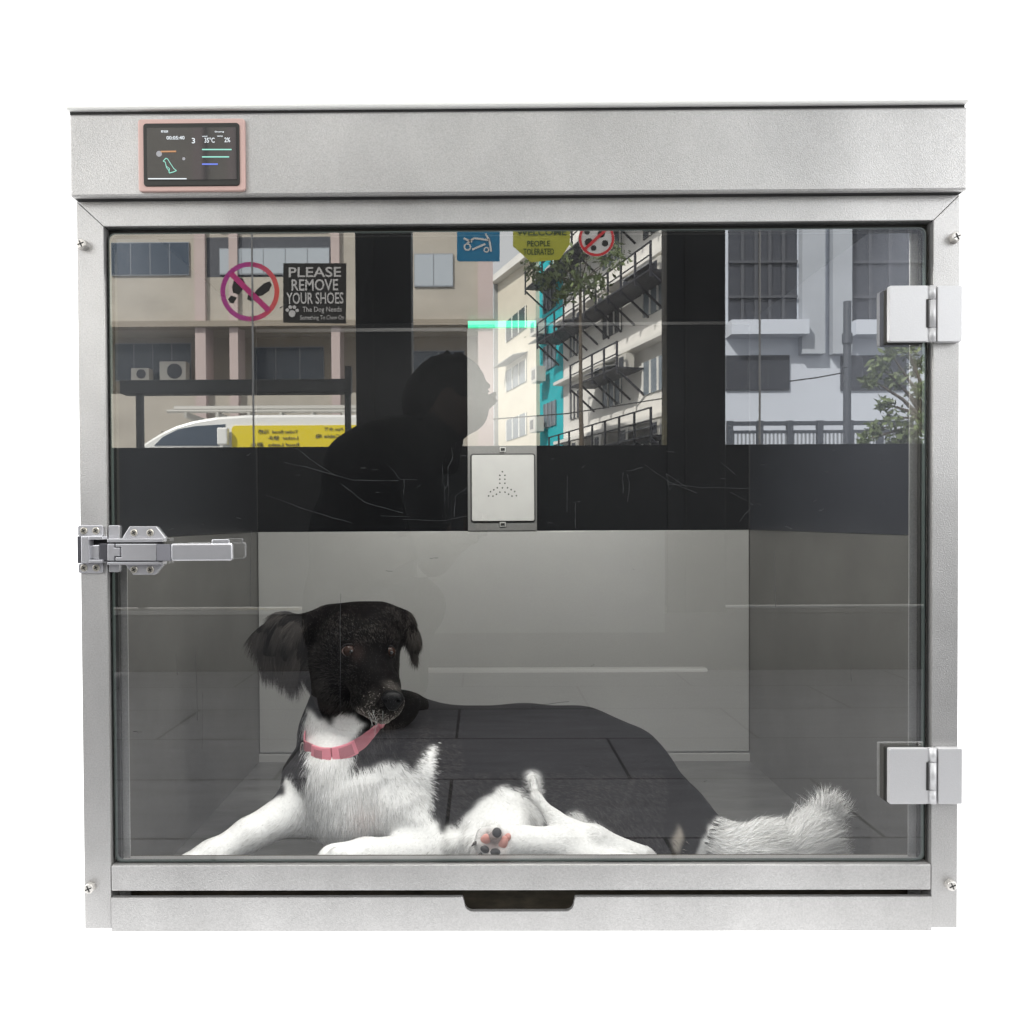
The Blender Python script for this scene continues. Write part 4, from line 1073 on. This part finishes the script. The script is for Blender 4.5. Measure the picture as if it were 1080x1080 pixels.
for x in (x_nose+.75, x_end-.75):
    wl = obj('wheel', MB().cyl((x, yv-.2, .28), (0, 1, 0), .33, .22, 28), RUB, van, .03); obj('rim', MB().cyl((x, yv+.021, .28), (0, 1, 0), .2, .012, 24), RIM, wl)
mb = MB()
for k in range(8):
    p = RV(190+k*34, 434, DVN); mb.box(p[0]-.02, p[0]+.02, yv-1.5, yv-.2, p[2]-.06, p[2]+.02)
p0 = RV(168, 431, DVN); p1 = RV(470, 431, DVN)
for yy in (.3, 1.3): mb.tube([(p0[0], yv-yy, p0[2]), (p1[0], yv-yy, p1[2])], .025, 8)
mb.tube([(p0[0], yv-.6, p0[2]+.07), (p1[0]-.8, yv-.6, p1[2]+.09)], .05, 8)
obj('roof_rack', mb, mat('rack_grey', (.4, .39, .36), .5), van)

# right white building
DW = 20.; WHB = wmat('white_building_paint', (.60, .64, .72), .8, .04); GRB = wmat('greyish_pilaster', (.42, .45, .50)); yw = ry(DW)
wb = building('white_building', 'white modern building with dark square openings, right in the glass reflection', DW, 765, 1150, 13, 7, WHB)
for r_ in ((768, 235, 840, 340), (896, 235, 1000, 340)):
    b = vbox(*r_, DW, 0); f = obj('opening', MB().box(b[0], b[1], yw+.002, yw+.02, b[4], b[5]), DGR, wb)
    mb = MB()
    for k in range(1, 5): x = b[0]+(b[1]-b[0])*k/5; mb.box(x-.04, x+.04, yw+.021, yw+.06, b[4], b[5])
    for z in (b[4]+.25*(b[5]-b[4]), b[4]+.6*(b[5]-b[4])): mb.box(b[0], b[1], yw+.062, yw+.09, z-.03, z+.03)
    obj('bars', mb, mat('bar_grey', (.08, .085, .10), .5), f)
for r_ in ((765, 342, 845, 357), (893, 342, 1000, 357)): b = vbox(*r_, DW, 0); obj('ledge', MB().box(b[0], b[1], yw-.1, yw+.5, b[4], b[5]), WHB, wb)
for r_ in ((765, 375, 832, 412), (886, 375, 955, 412)): window(wb, r_, DW, 3, DGR, .8, mat('frame_dark', (.10, .11, .13), .5))
for x0, x1 in ((842, 866), (874, 894)): b = vbox(x0, 150, x1, 375, DW, 0); obj('pilaster', MB().box(b[0], b[1], yw, yw+.25, b[4], b[5]), GRB, wb)
fc = thing('metal_fence', 'grey metal fence in front of the white building', 'fence'); DFN = 14.; FM = mat('fence_grey', (.07, .08, .10), .5)
b = vbox(770, 444, 960, 520, DFN, 0); yf_ = ry(DFN)
obj('rail', MB().box(b[0], b[1], yf_-.04, yf_, b[5]-.07, b[5]), FM, fc); obj('rail', MB().box(b[0], b[1], yf_-.04, yf_, b[5]-.20, b[5]-.15), FM, fc)
for k in range(7): x = b[0]+(b[1]-b[0])*k/6; obj('post', MB().box(x-.05, x+.05, yf_-.06, yf_+.02, -.05, b[5]+.01), FM, fc)
mb = MB()
for k in range(46): x = b[0]+(b[1]-b[0])*k/45; mb.box(x-.012, x+.012, yf_-.03, yf_-.01, -.05, b[5]-.2)
obj('bars', mb, mat('fence_bars', (.25, .27, .3), .5), fc)
po = thing('utility_pole', 'slim dark pole standing before the white building', 'pole'); p = RV(893.5, 400, 10.); zt_ = RV(893, 318, 10.)[2]
obj('shaft', MB().cyl((p[0], ry(10.), -.05), (0, 0, 1), .045, zt_+.05, 12), FM, po); obj('collar_band', MB().cyl((p[0], ry(10.), zt_-.5), (0, 0, 1), .06, .12, 12), FM, po)
tag(obj('overhead_wire', MB().tube([RV(833, 402, 9.9), RV(860, 398.5, 9.9), RV(890, 393, 9.9)], .008, 6), TB), 'thin dark wire running to the slim pole', 'wire')

# row of flats down the street (a facade that recedes)
X0F = 15.3; SLO = -.258; FD = np.array([SLO, -1.0]); FD /= np.linalg.norm(FD); FN = np.array([-1.0, -SLO]); FN /= np.linalg.norm(FN)   # along (away), outwards


def fD(px): return X0F/((px-CX)/FPX-SLO)
def fs(px):                    # distance along the facade from its near reference
    D = fD(px); return (D-30.)*math.hypot(1, SLO)
def fpt(s, z, out=0.):
    D = 30.+s/math.hypot(1, SLO); x = X0F+SLO*D; y = ry(D); return (x+FN[0]*out, y+FN[1]*out, z)
def fz(px, py): return RV(px, py, fD(px))[2]
def fbox(mb, s0, s1, z0, z1, o0, o1):
    return mb.hexa([fpt(s0, z0, o1), fpt(s1, z0, o1), fpt(s1, z0, o0), fpt(s0, z0, o0), fpt(s0, z1, o1), fpt(s1, z1, o1), fpt(s1, z1, o0), fpt(s0, z1, o0)])


CRM = wmat('cream_render', (.74, .68, .56)); TEA = wmat('teal_paint', (.02, .50, .56)); WH2 = wmat('offwhite_render', (.86, .84, .80)); IRN = mat('black_iron', (.03, .03, .04), .6); FWN = mat('flat_window', (.20, .24, .28), .25); SHD = mat('sun_shade_grey', (.30, .31, .32), .7)
segs_ = [('white_flats', 'off white flats with black iron balconies and air conditioners, reflected mid glass', 588, 712, 26, WH2, 'w'),
         ('teal_flats', 'narrow teal painted block between the cream and white flats', 563, 587.6, 22, TEA, 't'),
         ('cream_flats', 'cream block of flats at the far end of the street row', 519, 562.6, None, CRM, 'c')]
rows = [2.2, 5.2, 8.3, 11.4, 14.5]
for nm, lab, pa, pb, top, m, kd in segs_:
    t = thing(nm, lab, 'flats'); s0, s1 = fs(pb), fs(pa)
    if top is None:
        zt0, zt1 = fz(562, 268), fz(521, 298); mb = MB()
        mb.hexa([fpt(s0, -.05, 0), fpt(s1, -.05, 0), fpt(s1, -.05, -10), fpt(s0, -.05, -10), fpt(s0, zt0, 0), fpt(s1, zt1, 0), fpt(s1, zt1, -10), fpt(s0, zt0, -10)])
    else: mb = fbox(MB(), s0, s1, -.05, top, -10, 0)
    obj('wall', mb, m, t)
    if top is None:
        mb = MB(); mb.hexa([fpt(s0, zt0, .5), fpt(s1, zt1, .5), fpt(s1, zt1, -1), fpt(s0, zt0, -1), fpt(s0, zt0+.5, .5), fpt(s1, zt1+.4, .5), fpt(s1, zt1+.4, -1), fpt(s0, zt0+.5, -1)]); obj('roof_edge', mb, WH2, t)
    bay = 3.4 if kd == 'w' else (2.6 if kd == 't' else 5.2); nb = max(1, int((s1-s0)/bay)); bw = (s1-s0)/nb
    for r, z in enumerate(rows+([17.6, 20.6] if kd != 'c' else [])):
        if kd == 'c' and z+2 > zt0: continue
        for k in range(nb):
            a = s0+k*bw+bw*.26; e = s0+(k+1)*bw-bw*.26; wid = e-a
            if kd == 'w' and k % 3 == 2: a += wid*.3
            wf = obj('window', fbox(MB(), a, e, z+.3, z+1.6, .0, .06), DGR if (k+r) % 3 == 0 else FWN, t)
            mb = MB()
            for j in range(0, 4): x_ = a+(e-a)*j/3; fbox(mb, x_-.04, x_+.04, z+.3, z+1.6, .061, .11)
            obj('frame', mb, WH2 if kd != 't' else WFR, wf)
            if (k+r) % 2 == 0: mb = MB(); mb.hexa([fpt(a-.2, z+1.75, .9), fpt(e+.2, z+1.75, .9), fpt(e+.2, z+1.95, .0), fpt(a-.2, z+1.95, .0), fpt(a-.2, z+1.8, .9), fpt(e+.2, z+1.8, .9), fpt(e+.2, z+2.0, .0), fpt(a-.2, z+2.0, .0)]); obj('sun_shade', mb, SHD if kd != 't' else IRN, t)
        if kd == 'w': obj('ledge', fbox(MB(), s0, s1, z+2.15, z+2.3, 0, .55), WH2, t)
    if kd == 'c':
        for k in range(nb+1):
            x_ = s0+k*bw; obj('pipe', fbox(MB(), x_-.12, x_+.12, -.05, zt1 if k else zt0-.5, 0, .22), SHD if k % 2 else CRM, t)
# balconies with iron frames on the white flats
sa, sb = fs(712), fs(590)
for r, z in enumerate((3.6, 9.6, 12.9, 6.6)):
    f0, f1 = ((sa, sb-1), (sa, sa+13), (sa+1, sa+15), (sa+3, sb-4))[r]
    t = thing('iron_walkway', ('lowest long black iron walkway on the white flats', 'second highest black iron walkway on the white flats', 'topmost black iron walkway on the white flats', 'second lowest black iron walkway on the white flats')[r], 'walkway', 'iron walkways on the white flats')
    obj('deck', fbox(MB(), f0, f1, z-.06, z, .05, 1.25), IRN, t)
    mb = MB(); fbox(mb, f0, f1, z+.95, z+1.0, 1.2, 1.25); fbox(mb, f0, f1, z+.5, z+.53, 1.2, 1.25); n_ = int((f1-f0)/1.3)
    for k in range(n_+1): x_ = f0+(f1-f0)*k/n_; fbox(mb, x_-.04, x_+.04, z-.3, z+1.0, 1.19, 1.26)
    obj('railing', mb, IRN, t); mb = MB()
    for k in range(n_+1): x_ = f0+(f1-f0)*k/n_; mb.tube([fpt(x_, z-.1, 1.25), fpt(x_, z-1.1, .05)], .05, 5)
    obj('strut', mb, IRN, t)
    for k in range(0, n_, 2):
        x_ = f0+(f1-f0)*(k+.3)/n_; ac = thing('air_conditioner', '%s air conditioner from the near end on the %s iron walkway' % (('nearest', 'second', 'third', 'fourth', 'fifth', 'sixth', 'seventh', 'eighth', 'ninth', 'tenth', 'eleventh')[k//2], ('lowest', 'second highest', 'topmost', 'second lowest')[r]), 'air conditioner', 'air conditioners on the iron walkways')
        obj('case', fbox(MB(), x_, x_+.85, z+.02, z+.65, .3, .65), acm, ac); obj('fan', fbox(MB(), x_+.25, x_+.7, z+.12, z+.55, .651, .67), DGR, ac)
for k, (px, py) in enumerate(((575, 402), (574, 352), (573, 455))):
    s_ = fs(px); z = fz(px, py); ac = thing('air_conditioner', ('air conditioner on the teal block, between its two neighbours', 'highest air conditioner on the teal block', 'lowest air conditioner on the teal block')[k], 'air conditioner')
    obj('case', fbox(MB(), s_, s_+1.0, z, z+.8, .3, .8), acm, ac); obj('fan', fbox(MB(), s_+.3, s_+.8, z+.15, z+.65, .801, .82), DGR, ac)
tag(obj('overhead_wire', MB().tube([RV(520, 442, 15), RV(600, 436, 15), RV(700, 420, 15)], .012, 5), TB), 'long sagging wire crossing in front of the flats', 'wire')


# trees
def leaves(name, centers, n, size, m, parent):
    cs = np.array([c[:3] for c in centers]); rs_ = np.array([c[3] for c in centers]); k = rng.integers(0, len(cs), n)
    d = rng.normal(0, 1, (n, 3)); d /= np.linalg.norm(d, axis=1, keepdims=True); P = cs[k]+d*(rs_[k]*rng.random(n)**.45)[:, None]
    a = rng.normal(0, 1, (n, 3)); a[:, 2] -= .4; a /= np.linalg.norm(a, axis=1, keepdims=True); b = np.cross(a, rng.normal(0, 1, (n, 3))); b /= np.linalg.norm(b, axis=1, keepdims=True)
    s_ = size*rng.uniform(.6, 1.3, (n, 1)); V = np.stack([P, P+a*s_*.5+b*s_*.2, P+a*s_, P+a*s_*.5-b*s_*.2], 1).reshape(-1, 3); Q = np.arange(n*4).reshape(-1, 4)
    c = np.repeat(rng.uniform(.5, 1.4, (n, 1)), 4, 0)*np.array([.14, .18, .075]); return np_mesh(name, V, Q, m, parent, False, c)


LF = mat('leaf', (.1, .1, .05), .5, attr='Col')
BRK = mat('bark', (.10, .08, .06), .9)


def tree(label, D, blobs, n, size, trunkpx, base=-.05):
    t = thing('tree', label, 'tree'); cs = []
    for px, py, r in blobs: p = RV(px, py, D); p[1] += random.uniform(-1, 1)*r*D/FPX; cs.append((*p, r*D/FPX))
    leaves('crown', cs, n, size, LF, t)
    mb = MB(); top = RV(trunkpx[0], trunkpx[1], D); mb.tube([(top[0]+.1, top[1], base), (top[0], top[1]+.05, top[2]*.5), tuple(top)], [.10, .07, .04], 8)
    for c in cs: mb.tube([tuple(top), ((top[0]+c[0])/2, c[1], (top[2]+c[2])/2+.05), c[:3]], [.03, .015, .006], 5)
    obj('trunk', mb, BRK, t)


tree('young leafy tree with loose branches at the right edge of the reflection', 7.5,
     [(955, 365, 13), (970, 385, 10), (928, 385, 9), (918, 400, 8), (945, 400, 10), (967, 412, 10), (930, 425, 6), (942, 440, 12), (958, 452, 14), (968, 462, 12), (925, 452, 7), (912, 464, 5), (950, 466, 12), (975, 440, 10), (936, 372, 6)], 1500, .07, (985, 455))
tree('dark leafy tree crown hanging over the street before the flats', 27., [(585, 285, 18), (600, 275, 20), (620, 270, 20), (640, 280, 18), (605, 300, 16), (592, 312, 12), (618, 300, 14), (655, 262, 16), (632, 300, 12), (575, 290, 12), (560, 283, 10)], 600, .26, (612, 300))


# ------------------------------------------------------------------ the photographer, crouching behind the camera and mirrored in the glass
def RP(px, py, D): return RV(px, py, D)
def CP(a, b, ra, rb, **k): return Prim('c', RP(*a), RP(*b), ra, rb, **k)


pp = [
    CP((372, 660, 2.55), (385, 560, 2.50), .15, .150, k=.06, col='c'),          # hips to waist
    CP((385, 560, 2.50), (405, 495, 2.42), .15, .135, k=.06, col='c'),          # back
    CP((375, 492, 2.46), (446, 468, 2.36), .095, .090, k=.06, col='c'),       # shoulders
    CP((440, 480, 2.36), (464, 448, 2.34), .080, .070, k=.04, col='c'),         # neck
    Prim('e', RP(478, 422, 2.34), (.082, .095, .105), 0, 0, k=.03, col='s'),
    Prim('e', RP(498, 430, 2.32), (.046, .07, .062), 0, 0, k=.03, col='s'),
    CP((511, 418, 2.32), (518, 423, 2.31), .010, .009, k=.01, col='s'),         # nose
    CP((440, 490, 2.34), (458, 590, 2.22), .062, .046, k=.03, col='c'),         # upper arm
    CP((458, 590, 2.26), (495, 560, 2.210), .042, .028, k=.02, col='c'),
    CP((385, 500, 2.48), (400, 590, 2.36), .062, .05, k=.03, col='c'),
    CP((400, 590, 2.36), (478, 563, 2.22), .042, .028, k=.02, col='c'),
    CP((385, 640, 2.52), (395, 705, 2.42), .17, .15, k=.05, col='c'), CP((372, 715, 2.40), (425, 718, 2.32), .085, .07, k=.05, col='c'), CP((375, 690, 2.35), (372, 735, 2.02), .13, .085, k=.05, col='c'), CP((395, 690, 2.35), (412, 738, 2.03), .12, .075, k=.05, col='c'), CP((385, 665, 2.50), (440, 640, 2.26), .095, .078, k=.03, col='c'), CP((440, 640, 2.26), (425, 735, 2.36), .062, .045, k=.02, col='c'),
    CP((360, 665, 2.55), (350, 655, 2.30), .095, .070, k=.03, col='c'), CP((350, 655, 2.30), (345, 735, 2.42), .062, .045, k=.02, col='c'),
    CP((425, 742, 2.36), (440, 744, 2.22), .038, .032, k=.02, col='c'), CP((345, 738, 2.42), (352, 742, 2.28), .038, .032, k=.02, col='c'),
    CP((495, 560, 2.210), (505, 556, 2.180), .026, .022, k=.012, col='s'), CP((478, 563, 2.22), (486, 558, 2.190), .026, .022, k=.012, col='s'),
]
for j in range(4):
    pp.append(CP((503, 556+j*6-8, 2.180), (512, 552+j*6-8, 2.160), .009, .008, k=.004, col='s')); pp.append(CP((512, 552+j*6-8, 2.160), (509, 551+j*6-8, 2.145), .008, .007, k=.004, col='s'))
    pp.append(CP((486, 556+j*6-8, 2.190), (491, 552+j*6-8, 2.165), .009, .008, k=.004, col='s'))
pp.append(CP((500, 548, 2.200), (503, 540, 2.170), .010, .009, k=.006, col='s')); pp.append(CP((482, 550, 2.210), (488, 541, 2.180), .010, .009, k=.006, col='s'))
PV, PQ = field_mesh(pp, .009); PN = vnormals(PV, PQ)
if (PN*(PV-PV.mean(0))).sum() < 0: PQ = PQ[:, ::-1].copy(); PN = -PN
ds = np.stack([p.d(PV) for p in pp], 1); nr = ds.argmin(1); cl = np.array([p.col for p in pp])[nr]
pc = np.where((cl == 's')[:, None], np.array([.022, .016, .014]), np.array([.005, .005, .006]))  # skin colour taken near black so the face looks unlit
per = thing('person', 'person in a black top bending forward to photograph the cabinet, mirrored in the glass', 'person')
np_mesh('body', PV, PQ, mat('person_surface', (.1, .1, .1), .75, attr='Col', bump=1.0, bscale=10, spec=.05), per, True, pc)
rng2 = random.Random(3)
hair = [Prim('e', RP(470, 412, 2.36), (.098, .110, .100), 0, 0, k=.03), Prim('e', RP(450, 425, 2.37), (.07, .10, .085), 0, 0, k=.03), CP((470, 440, 2.36), (474, 490, 2.33), .060, .030, k=.03), CP((488, 392, 2.33), (500, 405, 2.29), .035, .022, k=.03), Prim('e', RP(490, 415, 2.33), (.060, .085, .078), 0, 0, k=.03)]
for k in range(46):
    a_ = rng2.uniform(-.4, 4.2); p_ = RP(476+38*math.cos(a_)*rng2.uniform(.8, 1.05), 418-40*math.sin(a_)*rng2.uniform(.8, 1.05), rng2.uniform(2.27, 2.42)); q_ = p_+np.array([rng2.uniform(-.03, .03), rng2.uniform(-.02, .02), rng2.uniform(-.03, .03)])
    hair.append(Prim('c', p_, q_, .016, .006, k=.012))
HV, HQ = field_mesh(hair, .008); HN = vnormals(HV, HQ)
if (HN*(HV-HV.mean(0))).sum() < 0: HQ = HQ[:, ::-1].copy()
np_mesh('hair', HV, HQ, mat('black_hair', (.004, .004, .005), .8, spec=.05, bump=1.0, bscale=60, bstretch=(1, 1, .2)), per)
tag(obj('mobile_phone', MB().prism(roundrect(RP(490, 549, 2.180)[0]-.035, RP(490, 549, 2.180)[0]+.035, RP(490, 549, 2.180)[2]-.06, RP(490, 549, 2.180)[2]+.07, .01), ry(2.17), ry(2.17)+.008), mat('phone_black', (.01, .01, .012), .2), None, .001),
    'black mobile phone held up in both hands', 'phone')
